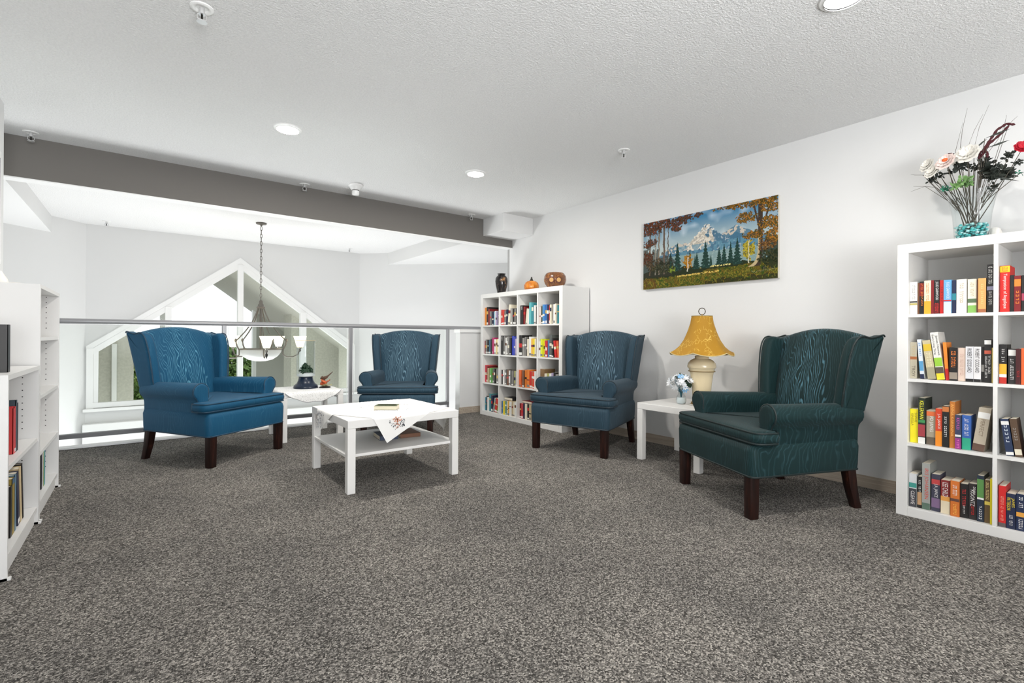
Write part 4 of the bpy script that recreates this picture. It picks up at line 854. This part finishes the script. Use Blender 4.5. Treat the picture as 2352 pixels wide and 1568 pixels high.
    tr = np.abs(U - (.893 - .06 * np.exp(-(V - .15) / .05))) < .014 + .02 * np.exp(-(V - .18) / .06); put(tr & (V > .17) & (V < 1), (.05, .035, .025)); put(tr & (U < .893 - .06 * np.exp(-(V - .15) / .05)) & (V > .17) & (V < .55), (.46, .36, .20))
    put((np.abs(U - (.893 - (V - .6) * .12)) < .006) & (V > .6), (.06, .04, .03)); put((np.abs(U - (.893 + (V - .55) * .16)) < .006) & (V > .55), (.06, .04, .03))
    br = [(.06, .03, .018), (.12, .035, .015), (.20, .05, .02), (.05, .045, .03)]; og = [(.13, .07, .012), (.24, .12, .018), (.38, .15, .02), (.07, .06, .015)]
    for u, v, a, b_, c in [(.05, .9, .12, .12, br), (.15, .95, .16, .10, br), (.28, .92, .12, .08, br), (.35, .97, .14, .06, br), (.29, .83, .06, .05, br), (.06, .68, .07, .08, br), (.04, .45, .06, .12, br), (.10, .35, .08, .10, [(.06, .045, .03), (.10, .07, .03)]), (.18, .30, .10, .09, [(.03, .035, .02), (.06, .06, .03)]),
                           (.85, .97, .16, .07, og), (.70, .985, .12, .035, og), (.96, .92, .08, .12, og), (.80, .80, .08, .08, og), (.95, .70, .07, .10, og), (.87, .57, .10, .06, og), (.97, .52, .07, .10, og), (.93, .42, .06, .08, [(.12, .06, .02), (.25, .12, .03)]), (.95, .28, .08, .10, [(.02, .03, .012), (.05, .05, .02)])]:
        blob(u, v, a, b_, c, .62)
    for k in range(260):      # grass strokes
        u, v = r.rand(), r.rand() * .15; put((np.abs(U - u - (V - v) * r.uniform(-.3, .3)) < .0016) & (V > v) & (V < v + r.uniform(.012, .03)), [(.20, .19, .03), (.05, .09, .015), (.24, .16, .02)][k % 3])
    V_ = []; Fc = []
    Y0, Y1, Z0, Z1, X = 2.897, 1.683, 1.415, 2.030, 3.7435
    for j in range(NZ + 1):
        for i in range(NX + 1): V_.append((0, -(Y0 - Y1) * i / NX, (Z1 - Z0) * j / NZ))
    idx = np.arange(NZ * NX); jj, ii = idx // NX, idx % NX; a = jj * (NX + 1) + ii
    Fc = np.stack([a, a + NX + 1, a + NX + 2, a + 1], 1).tolist()
    me = bpy.data.meshes.new('m'); me.from_pydata(V_, [], Fc); ca = me.color_attributes.new('paint', 'FLOAT_COLOR', 'CORNER')
    cols = np.ones((NZ * NX, 4, 4), dtype=np.float32); cols[:, :, :3] = np.clip(img.reshape(-1, 1, 3), 0, 1); ca.data.foreach_set('color', cols.ravel()); me.update()
    t = thing('landscape_painting', 'unframed oil painting of snowy mountain and autumn forest on wall', 'painting', (X, Y0, Z0))
    W, Hh = Y0 - Y1, Z1 - Z0
    MB().box(.0006, .030, -W, 0, 0, Hh).build('canvas', M('raw_canvas', (.58, .55, .48), .9), t)
    link('painted_face', me, M('oil_paint', rough=.6, spec=.08, build=b_attr), t)
    sg = MB(); q = [(-W * .84, .075)]
    for k in range(34): q.append((-W * .84 - k * .0055, .060 + .006 * math.sin(k * 1.9) + .004 * math.sin(k * .7 + 1) + (.02 if k in (17, 18) else 0) + k * .0004))
    sg.tube([(-.0008, y, z) for y, z in q], .0007, 4); sg.build('signature', cmat((.26, .25, .20)), t)
painting()

# ================================================================ lamp, vase and ornaments
t = thing('table_lamp', 'cream ceramic table lamp with scalloped golden yellow shade', 'lamp', (3.46, 2.12, .4505))
cer = M('cream_ceramic', (.74, .62, .40), .22, coat=.5); brass = M('brass', (.55, .36, .12), .3, 1.)
MB().lathe([(.085, 0), (.085, .006), (.075, .010), (.078, .016), (.078, .020), (.055, .026)], 36).build('foot', brass, t, smooth=40)
bd = MB().lathe([(.052, .024), (.066, .045), (.068, .09), (.074, .16), (.083, .23), (.094, .275), (.097, .282), (.104, .286), (.106, .30), (.101, .322), (.084, .342), (.066, .352), (.060, .356)], 40).build('body', cer, t, smooth=50)
MB().lathe([(.056, .352), (.050, .360), (.052, .372), (.046, .380), (.012, .384)], 32).build('collar', cer, t, smooth=50)
MB().lathe([(.0985, .256), (.0995, .258), (.0995, .261), (.0985, .263)], 40, cap=False).build('band', M('brown_band', (.28, .19, .08), .4), bd)
MB().lathe([(.006, .38), (.006, .70)], 8).build('stem', brass, t)
n = 96; prof = [(0, .238), (.08, .205), (.2, .170), (.38, .135), (.6, .107), (.82, .086), (1., .077)]
lo = []; li = []
for v, r_ in prof:
    ring = []; rin = []
    for k in range(n):
        a = 2 * PI * k / n; s6 = abs(math.sin(3 * a)); rr = r_ * (1 - .035 * s6 * (1 - v * .6)); z = .388 + .298 * v - (.022 * s6 ** .8 * (1 - v) ** 6 if v < .5 else 0) + (.016 * (1 - v) ** 6)
        ring.append((rr * math.cos(a + .3), rr * math.sin(a + .3), z)); rin.append(((rr - .003) * math.cos(a + .3), (rr - .003) * math.sin(a + .3), z))
    lo.append(ring); li.append(rin)
sh = MB().loft(lo + li[::-1] + [lo[0]], False).build('lamp_shade', M('gold_shade_fabric', rough=.75, build=b_shade), t, smooth=40)
MB().tube(lo[0], .0035, 6, True).build('hem', M('pale_trim', (.62, .52, .28), .8), sh, smooth=60)
MB().tube(lo[-1], .0035, 6, True).build('top_band', M('grey_gold_trim', (.32, .26, .12), .8), sh, smooth=60)
MB().tube([(.026 * math.cos(a) * .8, -.026 * math.cos(a) * .6, .722 + .026 * math.sin(a)) for a in [2 * PI * k / 28 for k in range(28)]], .003, 8, True).build('finial_ring', M('dark_bronze', (.06, .045, .03), .4, .9), t, smooth=60)

def flower(m, c, nrm, R, n=8, w=.4, cup=.3, r=rnd):
    nrm = Vector(nrm).normalized(); a = nrm.orthogonal().normalized(); b = nrm.cross(a); c = Vector(c); o = r.uniform(0, PI)
    for k in range(n):
        q = o + 2 * PI * k / n; d = a * math.cos(q) + b * math.sin(q); s = nrm.cross(d)
        m.add([c, c + d * R * .5 + s * R * w + nrm * R * cup * .35, c + d * R * .88 + s * R * w * .7 + nrm * R * cup * .8, c + d * R + nrm * R * cup, c + d * R * .88 - s * R * w * .7 + nrm * R * cup * .8, c + d * R * .5 - s * R * w + nrm * R * cup * .35, c + d * R * .6 + nrm * R * cup * .25], [(0, 1, 2, 6), (6, 2, 3, 4), (0, 6, 4, 5)])
# small posy
p = gz(1564.5, 926, .4505); t = thing('posy_vase', 'small glass vase of white and pale blue silk flowers by lamp', 'vase', (3.372, 2.24, .4505))
MB().lathe([(.030, .001), (.036, .012), (.039, .03), (.034, .055), (.024, .075), (.022, .09), (.026, .10)], 24, cap=False).build('vase', vglass, t, smooth=60)
MB().lathe([(.028, .003), (.034, .014), (.036, .03), (.031, .05)], 20).build('water_beads', M('frosted_fill', (.70, .74, .76), .3), t, smooth=60)
wm, bm_, gm, st = MB(), MB(), MB(), MB(); r = random.Random(11)
for k in range(46):
    u = Vector((r.gauss(0, 1), r.gauss(0, 1), r.gauss(0, 1))).normalized(); rad = r.uniform(.06, .098); c = Vector((0, 0, .165)) + Vector((u.x * rad, u.y * rad, u.z * rad * .75))
    isw = r.random() < .8; fm_ = MB(); flower(fm_, c, u + Vector((0, 0, .3)), r.uniform(.020, .032), 7, .26, .35, r)
    fm_.build('white_flower' if isw else 'blue_flower', M('white_petal', (.80, .82, .84), .7) if isw else M('blue_petal', (.25, .48, .72), .7), t)
    if k % 3 == 0: st.tube([(0, 0, .03), (u.x * .012, u.y * .012, .09), c], .0015, 5)
for k in range(16):
    u = Vector((r.gauss(0, 1), r.gauss(0, 1), abs(r.gauss(0, .6)))).normalized(); c = Vector((0, 0, .155)) + u * .06; g_ = MB(); flower(g_, c, u.orthogonal(), .04, 2, .35, .1, r); g_.build('leaf', M('dark_leaf', (.02, .06, .03), .5), t)
st.build('stem_bunch', M('teal_stem', (.05, .18, .24), .5), t)['kind'] = 'stuff'
# coaster-like dish beside the lamp foot
t = tag(MB().lathe([(.030, 0), (.034, .004), (.028, .006), (.010, .006)], 24).build('trinket_dish', M('pearl_dish', (.62, .60, .56), .3), None, (3.385, 2.155, .4505), smooth=50), 'tiny pearly dish between posy vase and lamp foot', 'dish')

# glass cloche terrarium
t = thing('glass_cloche', 'tall glass cylinder with green plant on flared navy base', 'cloche', (1.285, 5.03, .4525))
MB().lathe([(.112, 0), (.114, .008), (.110, .016), (.112, .022), (.106, .030), (.085, .045), (.070, .075), (.064, .105), (.066, .112)], 36).build('base', M('navy_lacquer', (.004, .012, .030), .3, spec=.4, coat=.1), t, smooth=40)
MB().lathe([(.080, .118), (.084, .13), (.084, .40), (.085, .44), (.089, .462)], 36, cap=False).build('glass_cylinder', vglass, t, smooth=60)
MB().tube([(.0885 * math.cos(a), .0885 * math.sin(a), .462) for a in [2 * PI * k / 32 for k in range(32)]], .0022, 6, True).build('rim', M('amber_rim', (.5, .38, .2), .2), t, smooth=60)
MB().lathe([(.060, .112), (.080, .118), (.079, .135), (.05, .150), (.02, .155)], 24).build('white_gravel', M('gravel_white', (.66, .68, .68), .6), t, smooth=50)
lf = MB(); r = random.Random(2)
for k in range(90):
    a = r.uniform(0, 2 * PI); rr = r.uniform(.0, .062); z = .155 + r.uniform(0, .085) * (1.1 - rr / .08); u = Vector((math.cos(a), math.sin(a), r.uniform(-.2, .8))); flower(lf, (rr * math.cos(a), rr * math.sin(a), z), u, .022, 3, .35, .2, r)
lf.build('plant', M('dark_green_plant', (.010, .045, .016), .5), t)['kind'] = 'stuff'; MB().tube([(0, 0, .14), (.01, .01, .23)], .006, 6).build('stem', wood, t)
# bird figurine
t = thing('bird_figurine', 'small bird figurine on orange flower beside glass cloche', 'figurine', (1.446, 4.955, .4525))
MB().lathe([(.052, 0), (.055, .006), (.048, .012), (.02, .014)], 24).build('plinth', blackm, t, smooth=50)
fm = MB(); r = random.Random(8)
for k in range(9): flower(fm, (r.gauss(0, .018), r.gauss(0, .014), .022 + k * .005), (r.gauss(0, 1), r.gauss(0, 1), 1), .028, 6, .4, .4, r)
fm.build('orange_flower', M('orange_petal', (.55, .12, .04), .4), t)['kind'] = 'stuff'
wf = MB()
for k in range(8): flower(wf, (r.gauss(0, .028), r.gauss(0, .02), .018 + r.random() * .01), (r.gauss(0, 1), r.gauss(0, 1), 1), .018, 5, .4, .3, r)
wf.build('pale_flower', M('pale_petal', (.66, .62, .36), .4), t)['kind'] = 'stuff'
bb = MB(); d = Vector((.79, -.61, 0))
pts = [(-.046, .088, .004), (-.040, .092, .010), (-.026, .092, .014), (-.008, .094, .018), (.014, .104, .014), (.032, .118, .007), (.055, .138, .005), (.078, .158, .002)]
bb.tube([(d.x * a, d.y * a, z) for a, z, _ in pts], [q for _, _, q in pts], 10); bb.tube([(d.x * a, d.y * a, z) for a, z in ((-.034, .098), (-.026, .112), (-.018, .116))], [.007, .005, .001], 8)
bb.build('bird', M('bird_brown', (.09, .045, .025), .4), t, smooth=60)
lg = MB(); lg.tube([(0, 0, .05), (0, 0, .085)], .003, 6); lg.build('leg', blackm, t)

# things on the far bookcase
ZT = 1.4895
q = gx(1152, 650, 3.55); t = thing('black_vase', 'black lacquer vase with gold bird decoration on far bookcase', 'vase', (3.55, q[1], ZT))
MB().lathe([(.046, 0), (.050, .004), (.058, .05), (.072, .11), (.078, .16), (.074, .20), (.056, .228), (.042, .238), (.044, .246), (.050, .252)], 36).build('body', M('black_lacquer', rough=.15, build=b_vase_black), t, smooth=50)
MB().tube([(.049 * math.cos(a), .049 * math.sin(a), .252) for a in [2 * PI * k / 32 for k in range(32)]], .004, 6, True).build('rim', blackm, t, smooth=60)
q = gx(1221, 650, 3.52); t = thing('pumpkin_ornament', 'orange glass pumpkin ornament on far bookcase', 'pumpkin', (3.52, q[1], ZT))
MB().lathe([(.066, 0), (.078, .010), (.086, .035), (.085, .062), (.074, .088), (.052, .106), (.022, .112)], 72, rf=lambda a: 1 - .035 * abs(math.cos(a * 7)) ** 3).build('body', M('orange_pumpkin', rough=.2, build=b_pumpkin, coat=.5), t, smooth=60)
MB().lathe([(.028, .108), (.020, .118), (.012, .132), (.007, .150), (.006, .156)], 12).build('stalk', M('black_stalk', (.02, .018, .012), .5), t, smooth=50)
q = gx(1275, 640, 3.53); t = thing('brown_bowl', 'round brown patterned pottery bowl on far bookcase', 'bowl', (3.53, q[1], ZT))
MB().lathe([(.075, 0), (.080, .004), (.108, .045), (.120, .085), (.116, .125), (.098, .155), (.082, .164), (.078, .162), (.100, .12), (.07, .02)], 44).build('body', M('brown_pottery', rough=.25, build=b_bowl_brown, coat=.3), t, smooth=50)
for a in (-2.63, -1.98):
    for R0, zz, nm, mt in ((.034, .0, 'medallion_ring', M('dark_glaze', (.10, .022, .012), .3)), (.024, .0015, 'medallion', M('tan_glaze', (.52, .30, .10), .35))):
        o = MB().lathe([(R0, 0), (R0 * .96, .003 + zz), (.001, .004 + zz)], 24).build(nm, mt, t, (.1185 * math.cos(a), .1185 * math.sin(a), .078), smooth=40)
        o.rotation_euler = (0, PI / 2, a)

# things on the coffee table
o = flat_book((1.291, 3.281, .4535), .155, .105, .026, (.62, .58, .44), math.radians(-36), 'paperback with red and green cover lying on embroidered cloth', None,
          [(.0, 1, 0, 1, (.10, .12, .05)), (.08, .92, .3, .75, (.55, .16, .08)), (.15, .85, .42, .62, (.75, .55, .40))])
flat_book((1.33, 3.27, .2355), .13, .19, .03, (.03, .05, .10), math.radians(-8), 'navy book with white pages on lower shelf of coffee table')
flat_book((1.48, 3.26, .2355), .15, .20, .028, (.16, .07, .035), math.radians(-6), 'brown book on lower shelf of coffee table')

# ================================================================ flower arrangement on near bookcase
VX = 3.53; vc = gx(2232, 538, VX); t = thing('flower_vase', 'clear glass vase with teal gems holding silk flower arrangement', 'flower vase', (VX, vc[1], ZT))
MB().lathe([(.066, .001), (.070, .006), (.072, .05), (.078, .14), (.092, .22), (.104, .262)], 40, cap=False).build('glass', vglass, t, smooth=60)
MB().lathe([(.0, .002), (.069, .002), (.070, .008)], 40, cap=False).build('glass_base', vglass, t, smooth=60)
gm_ = [MB(), MB(), MB()]; r = random.Random(21)
for k in range(330):
    a = r.uniform(0, 2 * PI); rr = .064 * math.sqrt(r.random()); gm_[k % 3].sphere((rr * math.cos(a), rr * math.sin(a), .012 + r.random() * .078), r.uniform(.007, .010), 7, 4, (1, 1, .7))
for m_, c in zip(gm_, ((.02, .26, .27), (.05, .40, .40), (.35, .62, .62))):
    g = m_.build('glass_gem', M('gem_%d' % int(c[0] * 100), c, .08, coat=1.), t, smooth=60); g['kind'] = 'stuff'
def L3(px, py, dx=0.):                                # picture point to a point near the vase axis plane
    q = gx(px, py, VX + dx); return Vector((dx, q[1] - vc[1], q[2] - ZT - (vc[2] - ZT) * 0))
zoff = 0
stem, dk, thin = MB(), MB(), MB()
base = lambda: Vector((r.uniform(-.03, .03), r.uniform(-.035, .035), .05))
heads = [(2130, 380, 'w', .036, -.05), (2140, 395, 'w', .034, -.07), (2172, 372, 'p', .042, -.09), (2222, 354, 'w', .050, -.05), (2152, 386, 'w', .030, .03), (2200, 366, 'w', .034, .03)]
PZ = {}
PN = {'w': ('white_bloom', M('cream_petal', (.70, .68, .63), .8)), 'p': ('pink_white_bloom', M('blush_petal', (.74, .62, .58), .8)), 'r': ('red_bloom', M('crimson_petal', (.50, .01, .03), .6))}
for px, py, k, R, dx in heads:
    c = L3(px, py, dx); m_ = MB(); nr = Vector((-1, .1 + c.y * 2.5, .42))
    for q in range(3): flower(m_, c + Vector((0, 0, .004 * q)), nr, R * 1.15 * (1 - .22 * q), 9, .36, .12 + .22 * q, r)
    m_.build(PN[k][0], PN[k][1], t)
    stem.tube([base(), Vector((c.x * .3, c.y * .25, .16)), c - Vector((0, 0, .01))], [.0028, .0022, .0015], 6)
c = L3(2172, 372, -.08); oc = MB().sphere(c + Vector((-.012, 0, .008)), .014, 10, 6, (1, 1, .7)); oc.build('orange_centre', M('orange_stamen', (.75, .12, .02), .6), t, smooth=60)
c = L3(2350, 338, -.02)
rm_ = MB()
for q in range(3): flower(rm_, c, (-.8, -.3, .4), .038 * (1 - .2 * q), 8, .4, .2 + .3 * q, r)
rm_.build(PN['r'][0], PN['r'][1], t)
stem.tube([base(), Vector((0, c.y * .4, .20)), c], [.0026, .002, .0014], 6)
pass
for P in ([(2258, 345), (2275, 320), (2290, 298), (2312, 284), (2332, 286)], [(2252, 362), (2272, 330), (2298, 308), (2318, 288)], [(2248, 365), (2252, 350), (2262, 344), (2268, 352), (2268, 362)], [(2172, 357), (2182, 353), (2192, 355)]):
    q = [L3(x, y, -.02) for x, y in P]; dense = [q[i].lerp(q[i + 1], f) for i in range(len(q) - 1) for f in (0, .25, .5, .75)] + [q[-1]]
    MB().tube(dense, [.0048 + .0022 * (i % 2) for i in range(len(dense) - 1)] + [.002], 7).build('amaranth', M('dark_red_amaranth', (.06, .006, .010), .8), t, smooth=60); stem.tube([base(), Vector((0, q[0].y * .5, .18)), q[0]], .0018, 5)
for x0, y0, x1, y1 in [(2205, 345, 2222, 248), (2238, 338, 2272, 240), (2194, 350, 2212, 280), (2224, 336, 2258, 262), (2306, 300, 2312, 264), (2316, 288, 2338, 266), (2125, 428, 2092, 440), (2150, 430, 2098, 428), (2120, 402, 2092, 400), (2270, 350, 2306, 290)]:
    a, b = L3(x0, y0), L3(x1, y1, r.uniform(-.04, .04)); MB().tube([Vector((0, a.y * .3, .2)), a, a.lerp(b, .5) + Vector((0, r.uniform(-.01, .01), 0)), b], [.0012, .0011, .0009, .0005], 4).build('grass_blade', M('dry_grass', (.10, .09, .07), .8), t)
def leafcl(nm, mt_, px, py, R, n, dx):
    c = L3(px, py, dx); m_ = MB()
    for k in range(n):
        u = Vector((r.gauss(0, 1), r.gauss(0, 1), r.gauss(0, .7))).normalized(); flower(m_, c + u * R * .5, u.cross(Vector((r.gauss(0, 1), r.gauss(0, 1), r.gauss(0, 1)))), R * .75, 3, .32, .15, r)
    m_.build(nm, mt_, t); stem.tube([Vector((c.x * .25, c.y * .3, .20)) if n % 4 else base(), Vector((c.x * .4, c.y * .4, .22)), c], [.0022, .002, .0012], 6)
DKM = M('blackish_leaf', (.022, .028, .022), .6); LGM = M('light_green_leaf', (.16, .30, .10), .6); TLM = M('teal_leaf', (.01, .14, .08), .6)
for px, py, R, n in [(2207, 382, .038, 16), (2262, 375, .040, 16), (2290, 395, .046, 20), (2275, 388, .042, 16), (2318, 360, .030, 12), (2315, 400, .034, 14), (2160, 405, .026, 10), (2140, 412, .026, 9), (2265, 405, .030, 10), (2280, 430, .026, 9), (2185, 395, .022, 8), (2240, 385, .024, 8), (2335, 372, .022, 8)]:
    leafcl('dark_leaf_cluster', DKM, px, py, R, n, r.uniform(-.07, .05))
for (x0, y0), (x1, y1) in [((2238, 342), (2268, 318)), ((2266, 340), (2320, 321)), ((2262, 318), (2322, 295)), ((2120, 402), (2168, 428)), ((2265, 402), (2342, 416))]:
    a, b = L3(x0, y0, -.03), L3(x1, y1, -.03); s = Vector((0, 0, 1)); mid = a.lerp(b, .55); MB().add([a, mid + s * .006, b, mid - s * .006], [(0, 1, 2, 3)]).build('dark_leaf', DKM, t); stem.tube([Vector((0, a.y * .3, .18)), a], .0016, 5)
for px, py, R, n, dx in [(2215, 415, .036, 12, -.09), (2195, 425, .030, 10, -.09), (2222, 425, .026, 8, -.08)]: leafcl('green_leaf_cluster', LGM, px, py, R, n, dx)
leafcl('teal_leaf_cluster', TLM, 2172, 432, .022, 8, -.08); leafcl('teal_leaf_cluster', TLM, 2344, 397, .018, 6, -.05)
stem.build('stem_bunch', M('brown_stem', (.06, .05, .035), .7), t)['kind'] = 'stuff'
# small white cup beside the vase
q = gx(2285, 525, 3.60); t = thing('white_figurine', 'small translucent white ornament beside the glass flower vase', 'ornament', (3.60, q[1], ZT))
MB().lathe([(.022, 0), (.028, .01), (.030, .04), (.022, .065), (.006, .075)], 20).build('body', M('frosted_white', (.72, .70, .66), .4), t, smooth=60)

# ================================================================ chandelier
CHX, CHY = 1.214, 6.913; t = thing('chandelier', 'brushed nickel chandelier with frosted bowl and five lit shades', 'chandelier', (CHX, CHY, ZC))
MB().lathe([(.060, 0), (.064, -.006), (.058, -.016), (.014, -.024), (.010, -.04)], 28).build('canopy', nickel, t, smooth=40)
ch = MB()
for k in range(20):
    z = -.045 - k * .0475; rot = (k % 2) * PI / 2
    ch.tube([(.011 * math.cos(a) * math.cos(rot), .011 * math.cos(a) * math.sin(rot), z - .026 + .029 * math.sin(a)) for a in [2 * PI * i / 12 for i in range(12)]], .0036, 5, True)
ch.build('chain', nickel, t, smooth=60)
MB().lathe([(.008, -.985), (.020, -.995), (.024, -1.03), (.034, -1.045), (.034, -1.06), (.052, -1.075), (.046, -1.09), (.016, -1.10), (.012, -1.62)], 20).build('hub', nickel, t, smooth=40)
frosted = M('frosted_glass_bowl', (.48, .48, .47), .35, emit=(1, .97, .9), es=.06)
MB().lathe([(.245, -1.615), (.238, -1.65), (.205, -1.70), (.14, -1.745), (.06, -1.765), (.01, -1.768), (.01, -1.762), (.06, -1.758), (.138, -1.738), (.20, -1.695), (.232, -1.648), (.240, -1.615)], 44, cap=False).build('glass_bowl', frosted, t, smooth=60)
MB().tube([(.247 * math.cos(a), .247 * math.sin(a), -1.612) for a in [2 * PI * k / 48 for k in range(48)]], .007, 8, True).build('bowl_ring', nickel, t, smooth=60)
shadem = M('lit_shade_glass', (.9, .85, .72), .4, emit=(1, .84, .55), es=3.2)
yaw = math.atan2(-RT[1], RT[0])
for k in range(5):
    a = math.radians(-10 + 72 * k + 27.2) - yaw; cx_, sy_ = math.cos(a), math.sin(a)
    def rz(pr): return [(cx_ * q, sy_ * q, z) for q, z in pr]
    ar = MB(); ar.tube(rz([(.03, -1.07), (.055, -1.15), (.11, -1.28), (.20, -1.40), (.275, -1.48), (.302, -1.51)]), .0075, 8)
    ar.tube(rz([(.302, -1.505), (.292, -1.56), (.262, -1.62), (.262, -1.68), (.305, -1.715), (.38, -1.715), (.44, -1.68), (.463, -1.62), (.465, -1.60)]), .0085, 8)
    am_ = ar.build('arm', nickel, t, smooth=60)
    lk = MB().sphere((cx_ * .303, sy_ * .303, -1.50), .016, 8, 6, (1, 1, 1.5)); lk.build('knuckle', nickel, am_, smooth=60)
    MB().lathe([(.008, -1.645), (.014, -1.63), (.010, -1.61), (.034, -1.592), (.036, -1.585)], 16, (cx_ * .465, sy_ * .465, 0)).build('fitter', nickel, am_, smooth=50)
    MB().lathe([(.036, -1.588), (.048, -1.55), (.060, -1.50), (.080, -1.445), (.078, -1.445), (.057, -1.50), (.045, -1.55), (.030, -1.585)], 24, (cx_ * .465, sy_ * .465, 0), cap=False).build('shade', shadem, am_, smooth=60)
    lf_ = MB(); p0 = Vector((cx_ * .465, sy_ * .465, -1.64)); s_ = Vector((-sy_, cx_, 0)); lf_.add([p0, p0 + s_ * .016 - Vector((0, 0, .03)), p0 - Vector((0, 0, .085)), p0 - s_ * .016 - Vector((0, 0, .03))], [(0, 1, 2, 3)]); lf_.build('leaf_finial', blackm, am_)
